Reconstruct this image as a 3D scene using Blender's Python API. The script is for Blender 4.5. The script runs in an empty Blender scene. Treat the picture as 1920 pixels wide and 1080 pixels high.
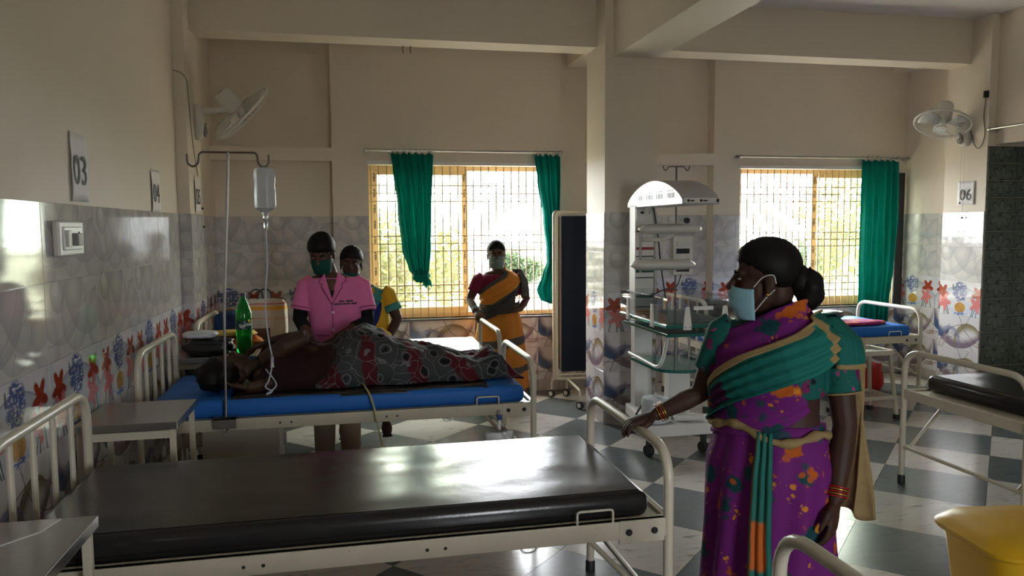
import bpy, bmesh, math, random
from mathutils import Vector, Matrix, noise as mnoise
random.seed(7)
SC = bpy.context.scene
COL = SC.collection
PI = math.pi

# ------------------------------------------------------------------ camera, world, light, exposure
cam_data = bpy.data.cameras.new('camera')
cam = bpy.data.objects.new('camera', cam_data); COL.objects.link(cam)
cam_data.sensor_width = 36.0
cam_data.lens = 36.0 * 1432.0 / 1920.0
cam_data.clip_start = 0.02
_p, _y, _r = math.radians(4.5475), math.radians(11.994), math.radians(-0.388)
_F = Vector((math.sin(_y)*math.cos(_p), math.cos(_y)*math.cos(_p), -math.sin(_p)))
_R = Vector((math.cos(_y), -math.sin(_y), 0))
_U = _R.cross(_F)
_R, _U = _R*math.cos(_r)+_U*math.sin(_r), _U*math.cos(_r)-_R*math.sin(_r)
cam.matrix_world = Matrix(((_R.x, _U.x, -_F.x, 0), (_R.y, _U.y, -_F.y, 0), (_R.z, _U.z, -_F.z, 1.64), (0, 0, 0, 1)))
SC.camera = cam

SC.view_settings.view_transform = 'Standard'
SC.view_settings.look = 'None'
SC.view_settings.gamma = 1.0
SC.view_settings.use_curve_mapping = False
SC.view_settings.exposure = 0.92

world = bpy.data.worlds.new('world'); SC.world = world
world.use_nodes = True
_bg = world.node_tree.nodes['Background']
_bg.inputs['Color'].default_value = (0.93, 0.97, 1.0, 1)
_bg.inputs['Strength'].default_value = 15.0
SC.cycles.use_denoising = True
SC.cycles.max_bounces = 10
SC.cycles.diffuse_bounces = 6
SC.cycles.glossy_bounces = 4
SC.cycles.transmission_bounces = 8
SC.cycles.transparent_max_bounces = 16
SC.cycles.sample_clamp_indirect = 8.0
SC.cycles.caustics_reflective = False
SC.cycles.caustics_refractive = False
# daylight enters through the window openings, two ahead and one in the wall behind the camera: portals steer the sky sampling there
for (x0, x1, yy, rx) in ((0.19, 2.04, 7.62, -PI/2), (4.0, 5.88, 7.62, -PI/2), (1.3, 2.3, -2.66, PI/2)):
    L = bpy.data.lights.new('window_portal', 'AREA')
    L.shape = 'RECTANGLE'; L.size = x1-x0; L.size_y = 1.47
    L.cycles.is_portal = True
    o = bpy.data.objects.new('window_portal', L); COL.objects.link(o)
    o.location = ((x0+x1)/2, yy, 1.50)
    o.rotation_euler = (rx, 0, 0)

# ------------------------------------------------------------------ node helpers
class S:
    """a scalar socket with arithmetic"""
    def __init__(s, nt, k): s.nt, s.k = nt, k
    def _m(s, op, *a, clamp=False):
        n = s.nt.nodes.new('ShaderNodeMath'); n.operation = op; n.use_clamp = clamp
        for i, v in enumerate((s,)+a):
            if isinstance(v, S): s.nt.links.new(v.k, n.inputs[i])
            else: n.inputs[i].default_value = v
        return S(s.nt, n.outputs[0])
    def __add__(s, o): return s._m('ADD', o)
    __radd__ = __add__
    def __sub__(s, o): return s._m('SUBTRACT', o)
    def __rsub__(s, o): return (s*-1.0)+o
    def __mul__(s, o): return s._m('MULTIPLY', o)
    __rmul__ = __mul__
    def __truediv__(s, o): return s._m('DIVIDE', o)
    def sqrt(s): return s._m('SQRT')
    def abs(s): return s._m('ABSOLUTE')
    def frac(s): return s._m('FRACT')
    def sin(s): return s._m('SINE')
    def cos(s): return s._m('COSINE')
    def mx(s, o): return s._m('MAXIMUM', o)
    def mn(s, o): return s._m('MINIMUM', o)
    def pw(s, o): return s._m('POWER', o)
    def gt(s, o): return s._m('GREATER_THAN', o)
    def lt(s, o): return s._m('LESS_THAN', o)
    def atan2(s, o): return s._m('ARCTAN2', o)
    def ss(s, a, b):
        n = s.nt.nodes.new('ShaderNodeMapRange'); n.interpolation_type = 'SMOOTHSTEP'
        s.nt.links.new(s.k, n.inputs['Value'])
        lo, hi, t0, t1 = (a, b, 0, 1) if a < b else (b, a, 1, 0)
        n.inputs['From Min'].default_value = lo; n.inputs['From Max'].default_value = hi
        n.inputs['To Min'].default_value = t0; n.inputs['To Max'].default_value = t1
        return S(s.nt, n.outputs[0])

class M:
    """a principled material under construction"""
    def __init__(s, name, color=(.8, .8, .8), rough=.5, metal=0., spec=.5, **kw):
        s.m = bpy.data.materials.new(name); s.m.use_nodes = True
        s.nt = s.m.node_tree; s.b = s.nt.nodes['Principled BSDF']
        s.b.inputs['Base Color'].default_value = (*color, 1)
        s.b.inputs['Roughness'].default_value = rough
        s.b.inputs['Metallic'].default_value = metal
        s.b.inputs['Specular IOR Level'].default_value = spec
        for k, v in kw.items(): s.b.inputs[k.replace('_', ' ')].default_value = v
    def node(s, t, **kw):
        n = s.nt.nodes.new(t)
        for k, v in kw.items(): setattr(n, k, v)
        return n
    def coord(s, which='Object', scale=None):
        n = s.node('ShaderNodeTexCoord'); k = n.outputs[which]
        if scale:
            mp = s.node('ShaderNodeMapping'); mp.inputs['Scale'].default_value = scale
            s.nt.links.new(k, mp.inputs[0]); k = mp.outputs[0]
        return k
    def xyz(s, which='Object'):
        sp = s.node('ShaderNodeSeparateXYZ'); s.nt.links.new(s.coord(which), sp.inputs[0])
        return [S(s.nt, sp.outputs[i]) for i in range(3)]
    def noise(s, scale=5, detail=2, vec=None, out='Fac', rough=.5, dist=0.):
        n = s.node('ShaderNodeTexNoise'); n.inputs['Scale'].default_value = scale
        n.inputs['Detail'].default_value = detail; n.inputs['Roughness'].default_value = rough
        n.inputs['Distortion'].default_value = dist
        s.nt.links.new(vec if vec is not None else s.coord(), n.inputs['Vector'])
        return S(s.nt, n.outputs[out])
    def voro(s, scale=5, vec=None, feature='F1', rnd=1.0, out='Distance'):
        n = s.node('ShaderNodeTexVoronoi', feature=feature); n.inputs['Scale'].default_value = scale
        n.inputs['Randomness'].default_value = rnd
        s.nt.links.new(vec if vec is not None else s.coord(), n.inputs['Vector'])
        return S(s.nt, n.outputs[out])
    def wave(s, scale=5, dist=0, vec=None, dirn='X'):
        n = s.node('ShaderNodeTexWave', bands_direction=dirn); n.inputs['Scale'].default_value = scale
        n.inputs['Distortion'].default_value = dist
        s.nt.links.new(vec if vec is not None else s.coord(), n.inputs['Vector'])
        return S(s.nt, n.outputs['Fac'])
    def mix(s, fac, a, b):
        n = s.node('ShaderNodeMix', data_type='RGBA')
        if isinstance(fac, S): s.nt.links.new(fac.k, n.inputs[0])
        else: n.inputs[0].default_value = fac
        for i, v in ((6, a), (7, b)):
            if isinstance(v, tuple): n.inputs[i].default_value = (*v[:3], 1)
            else: s.nt.links.new(v, n.inputs[i])
        return n.outputs[2]
    def color(s, sock): s.nt.links.new(sock, s.b.inputs['Base Color']); return s
    def put(s, name, v): s.nt.links.new(v.k if isinstance(v, S) else v, s.b.inputs[name]); return s
    def bump(s, h, strength=.3, dist=.01):
        n = s.node('ShaderNodeBump'); n.inputs['Strength'].default_value = strength; n.inputs['Distance'].default_value = dist
        s.nt.links.new(h.k, n.inputs['Height']); s.nt.links.new(n.outputs[0], s.b.inputs['Normal']); return s

def flat(name, color, rough=.5, metal=0., vary=.10, scale=14., **kw):
    """plain surface with a little mottling so that nothing is dead flat"""
    m = M(name, color, rough, metal, **kw)
    n = m.noise(scale, 3)
    d = tuple(c*(1-vary) for c in color); u = tuple(min(1, c*(1+vary*.6)) for c in color)
    m.color(m.mix(n, d, u))
    return m.m

# ------------------------------------------------------------------ mesh helpers
class G:
    """collects shapes; build() links them as ONE mesh object"""
    def __init__(s): s.v, s.f, s.uv, s.mi = [], [], [], []
    def add(s, verts, faces, mi=0, uv=None):
        o = len(s.v); s.v += [tuple(p) for p in verts]
        for i, f in enumerate(faces):
            s.f.append(tuple(o+k for k in f)); s.mi.append(mi)
            s.uv.append(uv[i] if uv else None)
        return s
    def box(s, x0, x1, y0, y1, z0, z1, mi=0, mat=None):
        P = [(x, y, z) for z in (z0, z1) for y in (y0, y1) for x in (x0, x1)]
        if mat is not None: P = [mat @ Vector(p) for p in P]
        return s.add(P, [(0, 2, 3, 1), (4, 5, 7, 6), (0, 1, 5, 4), (2, 6, 7, 3), (0, 4, 6, 2), (1, 3, 7, 5)], mi)
    def bar(s, a, b, w, h=None, mi=0, up=(0, 0, 1)):
        a, b = Vector(a), Vector(b); h = h or w
        d = (b-a).normalized(); u = Vector(up)
        if abs(d.dot(u)) > .95: u = Vector((1, 0, 0))
        r = d.cross(u).normalized(); u = r.cross(d)
        P = [c + r*(w/2*i) + u*(h/2*j) for c in (a, b) for (i, j) in ((-1, -1), (1, -1), (1, 1), (-1, 1))]
        return s.add(P, [(3, 2, 1, 0), (4, 5, 6, 7), (0, 1, 5, 4), (1, 2, 6, 5), (2, 3, 7, 6), (3, 0, 4, 7)], mi)
    def loft(s, rings, cap=True, closed=False, mi=0):
        n = len(rings[0]); V = [p for r in rings for p in r]; F = []
        m = len(rings); rng = range(m if closed else m-1)
        for i in rng:
            j = (i+1) % m
            for k in range(n):
                F.append((i*n+k, i*n+(k+1) % n, j*n+(k+1) % n, j*n+k))
        if cap and not closed:
            F.append(tuple(reversed(range(n)))); F.append(tuple((m-1)*n+k for k in range(n)))
        return s.add(V, F, mi)
    def tube(s, path, r, seg=10, cap=True, closed=False, mi=0, flat_=1.0):
        P = [Vector(p) for p in path]; n = len(P)
        R = r if isinstance(r, (list, tuple)) else [r]*n
        T = []
        for i in range(n):
            a = P[i-1] if (i > 0 or closed) else P[i]; b = P[(i+1) % n] if (i < n-1 or closed) else P[i]
            T.append((b-a).normalized())
        u = Vector((0, 0, 1)) if abs(T[0].z) < .9 else Vector((1, 0, 0))
        u = (u-T[0]*u.dot(T[0])).normalized(); rings = []
        for i in range(n):
            u = (u-T[i]*u.dot(T[i]))
            u = u.normalized() if u.length > 1e-6 else T[i].orthogonal().normalized()
            w = T[i].cross(u)
            rings.append([P[i]+(u*math.cos(t)*flat_+w*math.sin(t))*R[i] for t in (2*PI*k/seg for k in range(seg))])
        return s.loft(rings, cap, closed, mi)
    def lathe(s, prof, seg=20, c=(0, 0, 0), axis=None, mi=0, cap=True):
        c = Vector(c); mt = Matrix.Identity(3)
        if axis is not None: mt = Vector((0, 0, 1)).rotation_difference(Vector(axis).normalized()).to_matrix()
        rings = [[c+mt @ Vector((r*math.cos(t), r*math.sin(t), z)) for t in (2*PI*k/seg for k in range(seg))] for (r, z) in prof]
        return s.loft(rings, cap, False, mi)
    def ball(s, c, r, seg=14, rings=8, mi=0, rot=None):
        r = r if isinstance(r, (tuple, list)) else (r, r, r); c = Vector(c); rr = []
        for i in range(rings+1):
            a = -PI/2+PI*i/rings; k = max(math.cos(a), .02)
            q = [Vector((r[0]*k*math.cos(t), r[1]*k*math.sin(t), r[2]*math.sin(a))) for t in (2*PI*j/seg for j in range(seg))]
            rr.append([c+(rot @ p if rot else p) for p in q])
        return s.loft(rr, True, False, mi)
    def prism(s, poly, d, mi=0):
        """poly: list of 3D points (planar); d: extrusion vector"""
        n = len(poly); d = Vector(d); A = [Vector(p) for p in poly]; B = [p+d for p in A]
        F = [tuple(reversed(range(n))), tuple(range(n, 2*n))]+[(k, (k+1) % n, n+(k+1) % n, n+k) for k in range(n)]
        return s.add(A+B, F, mi)
    def grid(s, fn, nu, nv, mi=0, wrap=False):
        V = [fn(i/(nu-1 if not wrap else nu), j/(nv-1)) for j in range(nv) for i in range(nu)]
        F = []; UV = []
        for j in range(nv-1):
            for i in range(nu if wrap else nu-1):
                i2 = (i+1) % nu
                F.append((j*nu+i, j*nu+i2, (j+1)*nu+i2, (j+1)*nu+i))
                UV.append([(i/(nu-1), j/(nv-1)), ((i+1)/(nu-1), j/(nv-1)), ((i+1)/(nu-1), (j+1)/(nv-1)), (i/(nu-1), (j+1)/(nv-1))])
        return s.add(V, F, mi, UV)
    def mesh(s, name):
        me = bpy.data.meshes.new(name); me.from_pydata(s.v, [], s.f)
        me.polygons.foreach_set('material_index', s.mi)
        if any(u is not None for u in s.uv):
            lay = me.uv_layers.new(name='UVMap'); k = 0
            for p, u in zip(me.polygons, s.uv):
                for i in range(p.loop_total):
                    if u: lay.data[p.loop_start+i].uv = u[i]
        me.validate(); me.update()
        return me
    def build(s, name, mats, parent=None, smooth=False, bevel=0, loc=None, fix=True, angle=40):
        me = s.mesh(name)
        if fix:
            bm = bmesh.new(); bm.from_mesh(me); bmesh.ops.recalc_face_normals(bm, faces=bm.faces); bm.to_mesh(me); bm.free()
        for m in (mats if isinstance(mats, (list, tuple)) else [mats]): me.materials.append(m)
        return link(name, me, parent, smooth, bevel, loc, angle)

def link(name, me, parent=None, smooth=False, bevel=0, loc=None, angle=40):
    o = bpy.data.objects.new(name, me); COL.objects.link(o)
    if parent: o.parent = parent
    if loc: o.location = loc
    if bevel:
        b = o.modifiers.new('bevel', 'BEVEL'); b.width = bevel; b.segments = 2; b.limit_method = 'ANGLE'; b.angle_limit = math.radians(50)
    if smooth:
        for p in me.polygons: p.use_smooth = True
        if smooth != 'all':
            try: me.set_sharp_from_angle(angle=math.radians(angle))
            except Exception: pass
    return o

def thing(name, label, cat, loc=(0, 0, 0), rotz=0, group=None):
    o = bpy.data.objects.new(name, None); COL.objects.link(o); o.empty_display_size = .05
    o.location = loc; o.rotation_euler = (0, 0, rotz)
    o['label'] = label; o['category'] = cat
    if group: o['group'] = group
    return o
def tag(o, label, cat, group=None):
    o['label'] = label; o['category'] = cat
    if group: o['group'] = group
    return o
def struct(o, label=None):
    o['kind'] = 'structure'
    if label: o['label'] = label
    return o
def dup(root, loc, rotz, label=None):
    def cp(o, par):
        c = o.copy(); COL.objects.link(c); c.parent = par
        for ch in o.children: cp(ch, c)
        return c
    r = cp(root, None); r.location = loc; r.rotation_euler = (0, 0, rotz)
    if label: r['label'] = label
    return r
def fillet(pts, rad, n=5):
    P = [Vector(p) for p in pts]; out = [P[0]]
    for i in range(1, len(P)-1):
        a, b, c = P[i-1], P[i], P[i+1]; d1, d2 = (a-b), (c-b)
        k = min(rad, d1.length*.49, d2.length*.49); p, q = b+d1.normalized()*k, b+d2.normalized()*k
        for t in range(n+1):
            u = t/n; out.append(p*(1-u)**2+b*2*u*(1-u)+q*u*u)
    out.append(P[-1]); return out
def lerp(a, b, t): return a+(b-a)*t
def spline(pts, n):
    """Catmull-Rom through tuples, n samples per span"""
    P = [Vector(p) for p in pts]; P = [P[0]*2-P[1]]+P+[P[-1]*2-P[-2]]; out = []
    for i in range(1, len(P)-2):
        a, b, c, d = P[i-1:i+3]
        for k in range(n):
            t = k/n; out.append(.5*((2*b)+(c-a)*t+(2*a-5*b+4*c-d)*t*t+(3*b-a-3*c+d)*t**3))
    out.append(P[-2]); return out
def evaluated(o):
    """replace an object's mesh by its modified one"""
    dg = bpy.context.evaluated_depsgraph_get(); dg.update()
    me = bpy.data.meshes.new_from_object(o.evaluated_get(dg)); old = o.data
    o.modifiers.clear(); o.data = me
    return o
def text_mesh(body, size, depth=.0006, bold=0.0):
    cu = bpy.data.curves.new('t', 'FONT'); cu.body = body; cu.size = size; cu.extrude = depth; cu.align_x = 'CENTER'; cu.align_y = 'CENTER'
    cu.offset = bold; cu.resolution_u = 3
    o = bpy.data.objects.new('t', cu); COL.objects.link(o)
    dg = bpy.context.evaluated_depsgraph_get(); me = bpy.data.meshes.new_from_object(o.evaluated_get(dg))
    bpy.data.objects.remove(o); return me
def lettering(body, size, mat, parent, matrix, name='lettering', bold=0.0):
    me = text_mesh(body, size, bold=bold); me.materials.clear(); me.materials.append(mat)
    o = link(name, me, parent); o.matrix_local = matrix; return o

# ------------------------------------------------------------------ materials of the room
def ring_d(U, V, cx, cy, r): return (((U-cx)*(U-cx)+(V-cy)*(V-cy)).sqrt()-r)
def inside(d, soft=.012): return d.ss(soft, -soft)
def tile_uv(m):
    x, y, _ = m.xyz('UV'); return x*1.94, y
def tile_base(name, rough=.07):
    m = M(name, (.6, .6, .6), rough, spec=.6); return m
def tile_plain():
    m = tile_base('wall_tile_swirl_glaze'); U, V = tile_uv(m)
    n = m.noise(3.0, 2, m.coord('UV')); Uw, Vw = U+(n-.5)*.10, V+(n-.5)*.06
    c = m.mix(n, (.50, .49, .475), (.60, .59, .58))
    for (cx, cy, r, w, k) in ((.50, 1.02, .86, .30, .55), (1.52, 1.10, .92, .34, .50), (1.02, .55, .52, .22, .45), (.40, .82, .24, .20, .60), (1.98, .35, .50, .25, .5), (-.1, .2, .5, .3, .4)):
        d = ring_d(Uw, Vw, cx, cy, r)
        c = m.mix(d.ss(-w, 0)*inside(d, .01)*k, c, (.33, .34, .36))
    d = ring_d(Uw, Vw, .36, .90, .10); c = m.mix(inside(d, .03)*.6, c, (.70, .70, .69))
    for (cx, cy, r) in ((.15, 1.25, 1.05), (1.9, -.2, 1.0)):
        d = ring_d(Uw, Vw, cx, cy, r).abs(); c = m.mix(d.ss(.014, .0)*.5, c, (.26, .26, .27))
    m.color(c); return m.m
def tile_flower():
    m = tile_base('wall_tile_flower_glaze'); U, V = tile_uv(m)
    n = m.noise(9.0, 3, m.coord('UV')); n2 = m.noise(26., 2, m.coord('UV'))
    c = m.mix(n, (.56, .56, .60), (.66, .65, .66))
    d = ring_d(U, V, .97, -.42, 1.26); c = m.mix(d.ss(-.28, 0)*inside(d, .01)*.7, c, (.30, .32, .42))
    c = m.mix(d.abs().ss(.02, 0)*.7, c, (.16, .16, .18))
    d = ring_d(U, V, .97, .98, .95); c = m.mix(d.ss(-.2, 0)*inside(d, .02)*.45, c, (.36, .42, .55))
    def ell(cx, cy, rx, ry, k=.0):
        a, b = (U-cx)/rx, (V-cy)/ry
        return (a*a+b*b).sqrt()+(n-.5)*k
    def star(cx, cy, r, p, ph=0.):
        a, b = U-cx, V-cy; th = b.atan2(a)
        return (a*a+b*b).sqrt()/((((th*p+ph).cos())*.26+.74)*r)+(n-.5)*.35
    def stem(c, x0, k, top, w=.014):
        e = ((U-x0)-(V-top)*k).abs()
        return m.mix(e.ss(w*1.8, w*.6)*V.lt(top)*.9, c, (.05, .09, .06))
    for s in (-1, 1):
        for (dx, k, top) in ((.62, .10, .40), (.74, -.22, .30), (.50, .35, .28), (.68, .45, .5)):
            c = stem(c, .97+s*dx, k*s, top)
    for s in (-1, 1):
        c = m.mix(star(.97+s*.66, .66, .27, 5, 1.5).ss(1.05, .8), c, m.mix(n2, (.20, .02, .012), (.42, .07, .03)))
        c = m.mix(star(.97+s*.60, .36, .28, 5, 0.4).ss(1.05, .8), c, m.mix(n2, (.46, .10, .10), (.80, .30, .28)))
    c = m.mix(ell(.97, .40, .13, .20).ss(1.05, .9)*.8, c, (.72, .70, .68))
    c = m.mix(ell(.97, .235, .20, .16).ss(1.05, .9), c, m.mix(n, (.30, .15, .03), (.66, .38, .10)))
    c = m.mix(ell(.97, .70, .28, .30, .5).ss(1.1, .8)*n2.ss(.36, .52), c, m.mix(n2, (.02, .03, .10), (.13, .18, .40)))
    c = m.mix(ell(.98, .06, .26, .055, .8).ss(1.1, .7)*n2.ss(.42, .55), c, (.08, .13, .34))
    d = ell(.70, .82, .035, .10, .8); c = m.mix(d.ss(1.1, .8)*.8, c, (.05, .06, .10))
    m.color(c); return m.m
def tile_abstract():
    m = tile_base('wall_tile_wave_glaze'); U, V = tile_uv(m)
    n = m.noise(4.0, 3, m.coord('UV')); U, V = U+(n-.5)*.10, V+(n-.5)*.07
    c = m.mix(n, (.52, .50, .52), (.68, .66, .68))
    def cres(c, A, B, col, k=.9):
        a, b = ring_d(U, V, *A), ring_d(U, V, *B)
        return m.mix(inside(a)*(1.0-inside(b, .10))*k, c, col)
    c = cres(c, (.95, 1.02, .98), (1.0, 1.22, .96), (.17, .11, .16))
    c = cres(c, (1.30, .30, .50), (1.36, .12, .50), (.22, .18, .08), .9)
    c = cres(c, (1.75, .70, .55), (1.55, .80, .60), (.28, .18, .13), .8)
    c = cres(c, (.30, .66, .34), (.36, .90, .34), (.045, .085, .19), .95)
    c = cres(c, (.62, .25, .42), (.52, .10, .46), (.22, .23, .36), .8)
    c = cres(c, (.10, .30, .40), (-.05, .42, .46), (.36, .30, .28), .6)
    for (cx, cy, r, w) in ((1.2, -.3, 1.05, .018), (.2, 1.5, 1.25, .014), (1.9, 1.2, .95, .016), (.7, -.5, .95, .012)):
        c = m.mix(ring_d(U, V, cx, cy, r).abs().ss(w, w*.3)*.75, c, (.13, .10, .085))
    m.color(c); return m.m
MT_PLAIN, MT_FLOWER, MT_WAVE = tile_plain(), tile_flower(), tile_abstract()
MT_SKIRT = flat('skirting_tile_glaze', (.40, .37, .34), .18)
MT_GROUT = flat('grout', (.42, .40, .37), .8)
def paint():
    m = M('cream_wall_paint', (.8, .7, .5), .55, spec=.3)
    n = m.noise(1.3, 4); n2 = m.noise(60, 2); st = m.noise(2.2, 6, m.coord('Object', (1, 1, .25)), rough=.7)
    c = m.mix(n, (.69, .62, .53), (.78, .71, .61)); c = m.mix(st.ss(.60, .80)*.35, c, (.53, .475, .41))
    m.color(c); m.bump(n2, .05, .002); return m.m
MT_PAINT = paint()
MT_CEIL = flat('white_ceiling_paint', (.80, .77, .76), .6, vary=.05, scale=2)
def marble(name, a, b, vein, rough):
    m = M(name, a, rough, spec=.5)
    info = m.node('ShaderNodeObjectInfo'); mp = m.node('ShaderNodeMapping')
    cb = m.node('ShaderNodeCombineXYZ'); r = S(m.nt, info.outputs['Random'])*40.
    m.nt.links.new(r.k, cb.inputs[0]); m.nt.links.new((r*.37).k, cb.inputs[1])
    m.nt.links.new(m.coord(), mp.inputs[0]); m.nt.links.new(cb.outputs[0], mp.inputs['Location'])
    mp.inputs['Scale'].default_value = (1.0, 3.2, 1)
    n = m.noise(2.6, 6, mp.outputs[0], rough=.65, dist=1.2); n3 = m.noise(7, 4, mp.outputs[0], rough=.7)
    c = m.mix(n, a, b); c = m.mix(n3.ss(.52, .70)*n.ss(.36, .56)*.9, c, vein)
    m.color(c); m.put('Roughness', n3*.10+rough-.05); return m.m
MT_WHITE_FLOOR = marble('white_marble_floor', (.52, .49, .45), (.66, .63, .58), (.22, .21, .20), .20)
MT_GREY_FLOOR = marble('grey_stone_floor', (.105, .125, .13), (.155, .175, .18), (.09, .10, .10), .22)
MT_FILM = flat('tan_film_on_window_frame', (.74, .56, .33), .4)
MT_BAR = flat('ochre_painted_grille', (.50, .36, .18), .45)
MT_BLACKINK = flat('black_ink', (.02, .02, .02), .6)
MT_DARK = flat('dark_rubber', (.018, .018, .02), .55)
MT_STEEL = flat('brushed_steel', (.46, .45, .43), .28, 1.0, vary=.12, scale=40)

# ------------------------------------------------------------------ floor: checker of stone tiles laid on the diagonal
XL, XR, XRC, XRD, YB, YR, YN = -1.206, 5.96, 5.68, 5.76, 7.35, 7.50, -2.5
ZC, ZT = 3.52, 1.755
g = G(); g.box(XL-.25, XR+2.4, YN-.25, YR+.3, -.12, -.006)
floor = struct(g.build('floor', MT_GROUT))
def clip(poly, ax, val, keep_less):
    out = []
    for i, p in enumerate(poly):
        q = poly[(i+1) % len(poly)]; a, b = (p[ax]-val), (q[ax]-val)
        if keep_less: a, b = -a, -b
        if a >= 0: out.append(p)
        if (a >= 0) != (b >= 0):
            t = a/(a-b); out.append(tuple(p[k]+(q[k]-p[k])*t for k in range(2)))
    return out
R2 = math.sqrt(.5); TS, TU, TV = .600, 5.1003, .0543
_full = {}
for i in range(-15, 12):
    for j in range(-14, 12):
        u0, v0 = TU+i*TS+.0012, TV+j*TS+.0012; e = TS-.0024
        sq = [((u-v)*R2, (u+v)*R2) for (u, v) in ((u0, v0), (u0+e, v0), (u0+e, v0+e), (u0, v0+e))]
        pl = sq
        for (ax, val, kl) in ((0, XL, False), (0, XR, True), (1, YN, False), (1, YR, True)):
            if pl: pl = clip(pl, ax, val, kl)
        if len(pl) < 3: continue
        cx, cy = (u0+e/2-v0-e/2)*R2, (u0+e/2+v0+e/2)*R2
        area = abs(sum(pl[k][0]*pl[(k+1) % len(pl)][1]-pl[(k+1) % len(pl)][0]*pl[k][1] for k in range(len(pl))))/2
        if area < .004: continue
        mt = MT_GREY_FLOOR if (i+j) % 2 == 0 else MT_WHITE_FLOOR
        full = abs(area-e*e) < 1e-4
        if full and mt in _full: me = _full[mt]
        else:
            q = G(); q.prism([(p[0]-cx, p[1]-cy, -.006) for p in pl], (0, 0, .006)); me = q.mesh('floor_tile'); me.materials.append(mt)
            if full: _full[mt] = me
        o = link('floor_tile', me, floor); o.location = (cx, cy, 0)

# ------------------------------------------------------------------ walls, columns, beams
W1, W2, WZ0, WZ1 = (.19, 2.04), (4.00, 5.88), .766, 2.235
REC = ((XL, -.14), (2.31, 3.70)); BAND = (2.265, 2.385)
def wall(name, boxes, mats=None):
    g = G()
    for b in boxes: g.box(*b)
    return struct(g.build(name, mats or MT_PAINT))
wall_left = wall('wall_left', [(XL-.2, XL, YN, YR+.25, 0, ZC), (XL, -1.126, 5.95, 6.45, 0, ZC)])
bx = []
yo = YR+.15
for (a, b) in ((-.14, W1[0]), (W1[1], 2.31), (3.70, W2[0]), (W2[1], XR)): bx.append((a, b, YB, yo, 0, ZC))
for (a, b) in (W1, W2): bx += [(a, b, YB, yo, 0, WZ0), (a, b, YB, yo, WZ1, ZC)]
for (a, b) in REC: bx += [(a, b, YR, yo, 0, ZC), (a, b, YB, YR, *BAND)]
wall_back = wall('wall_back', bx)
wall_right = wall('wall_right', [(XR, XR+.2, 6.45, yo, 0, ZC), (XRC, XR+.2, 5.95, 6.45, 0, ZC), (XRD, XRD+.14, 4.75, 5.95, 2.36, ZC), (XRD, XRD+.14, YN, 4.75, 0, ZC)])
wall_near = wall('wall_near', [(XL-.2, 1.3, YN-.2, YN, 0, ZC), (2.3, XRD+.14, YN-.2, YN, 0, ZC), (1.3, 2.3, YN-.2, YN, 0, .8), (1.3, 2.3, YN-.2, YN, 2.235, ZC)])
wall_corridor = wall('wall_corridor', [(XR+.2, 8.35, 5.95, 6.10, 0, ZC), (8.2, 8.35, 3.5, 5.95, 0, ZC), (XRD+.14, 8.35, 3.35, 3.5, 0, ZC)])
ceiling = wall('ceiling', [(XL-.2, XR+.2, YN-.2, yo, ZC, ZC+.12), (XRD+.1, 8.35, 3.35, 6.75, ZC+.002, ZC+.12)], MT_CEIL)
trim = wall('trim_1', [(XL, XR, 6.17, 6.43, 3.12, ZC)]); trim['label'] = 'cross beam below the ceiling'
trim = wall('trim_2', [(2.11, 2.48, YN, 5.95, 3.00, ZC), (2.12, 2.46, 6.43, YB, 3.20, ZC)]); trim['label'] = 'long beam running from the pillar'
trim = wall('trim_3', [(XRC+.10, XR, 6.45, YB, 3.27, ZC)])
wall_pillar = wall('wall_pillar', [(2.04, 2.49, 5.95, 6.43, 0, ZC)])

# glazed wall tiles, each a piece of its own
TW, TH, TG, TT = .637, .328, .0016, .007
ROWS = [(ZT-TH, ZT, MT_PLAIN), (ZT-2*TH, ZT-TH, MT_PLAIN), (ZT-3*TH, ZT-2*TH, MT_FLOWER), (ZT-4*TH, ZT-3*TH, MT_WAVE), (ZT-5*TH, ZT-4*TH, MT_WAVE), (0, ZT-5*TH, MT_SKIRT)]
_tm = {}
def tile_mesh(w, h, ua, ub, va, vb, mt):
    key = (round(w, 3), round(h, 3), round(ua, 3), round(va, 3), mt.name)
    if key in _tm: return _tm[key]
    x0, x1, z0, z1 = TG/2, w-TG/2, TG/2, h-TG/2; b = .0015
    P = [(x0, 0, z0), (x1, 0, z0), (x1, 0, z1), (x0, 0, z1), (x0, -TT+b, z0), (x1, -TT+b, z0), (x1, -TT+b, z1), (x0, -TT+b, z1),
         (x0+b, -TT, z0+b), (x1-b, -TT, z0+b), (x1-b, -TT, z1-b), (x0+b, -TT, z1-b)]
    F = [(8, 9, 10, 11)]+[(k, (k+1) % 4, 4+(k+1) % 4, 4+k) for k in range(4)]+[(4+k, 4+(k+1) % 4, 8+(k+1) % 4, 8+k) for k in range(4)]
    def uvp(p): return (ua+(ub-ua)*(p[0]/w), va+(vb-va)*(p[2]/h))
    q = G(); q.add(P, F, 0, [[uvp(P[k]) for k in f] for f in F]); me = q.mesh('wall_tile'); me.materials.append(mt); _tm[key] = me
    return me
def tiles(parent, origin, rot, length, phase=0., zmin=0., zmax=9., joint=True):
    """a run of tiles on a vertical face; origin = its lower left corner seen from the room, phase = first joint"""
    c, s = math.cos(rot), math.sin(rot)
    for (z0, z1, mt) in ROWS:
        a0, a1 = max(z0, zmin), min(z1, zmax)
        if a1-a0 < .02: continue
        x = -((-phase) % TW)
        while x < length-1e-4:
            xa, xb = max(x, 0), min(x+TW, length)
            if xb-xa > .015:
                va, vb = (a0-z0)/TH, (a1-z0)/TH
                me = tile_mesh(xb-xa, a1-a0, (xa-x)/TW, (xb-x)/TW, va, vb, mt)
                o = link('wall_tile', me, parent); o.location = (origin[0]+c*xa, origin[1]+s*xa, a0); o.rotation_euler = (0, 0, rot)
            x += TW
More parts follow.
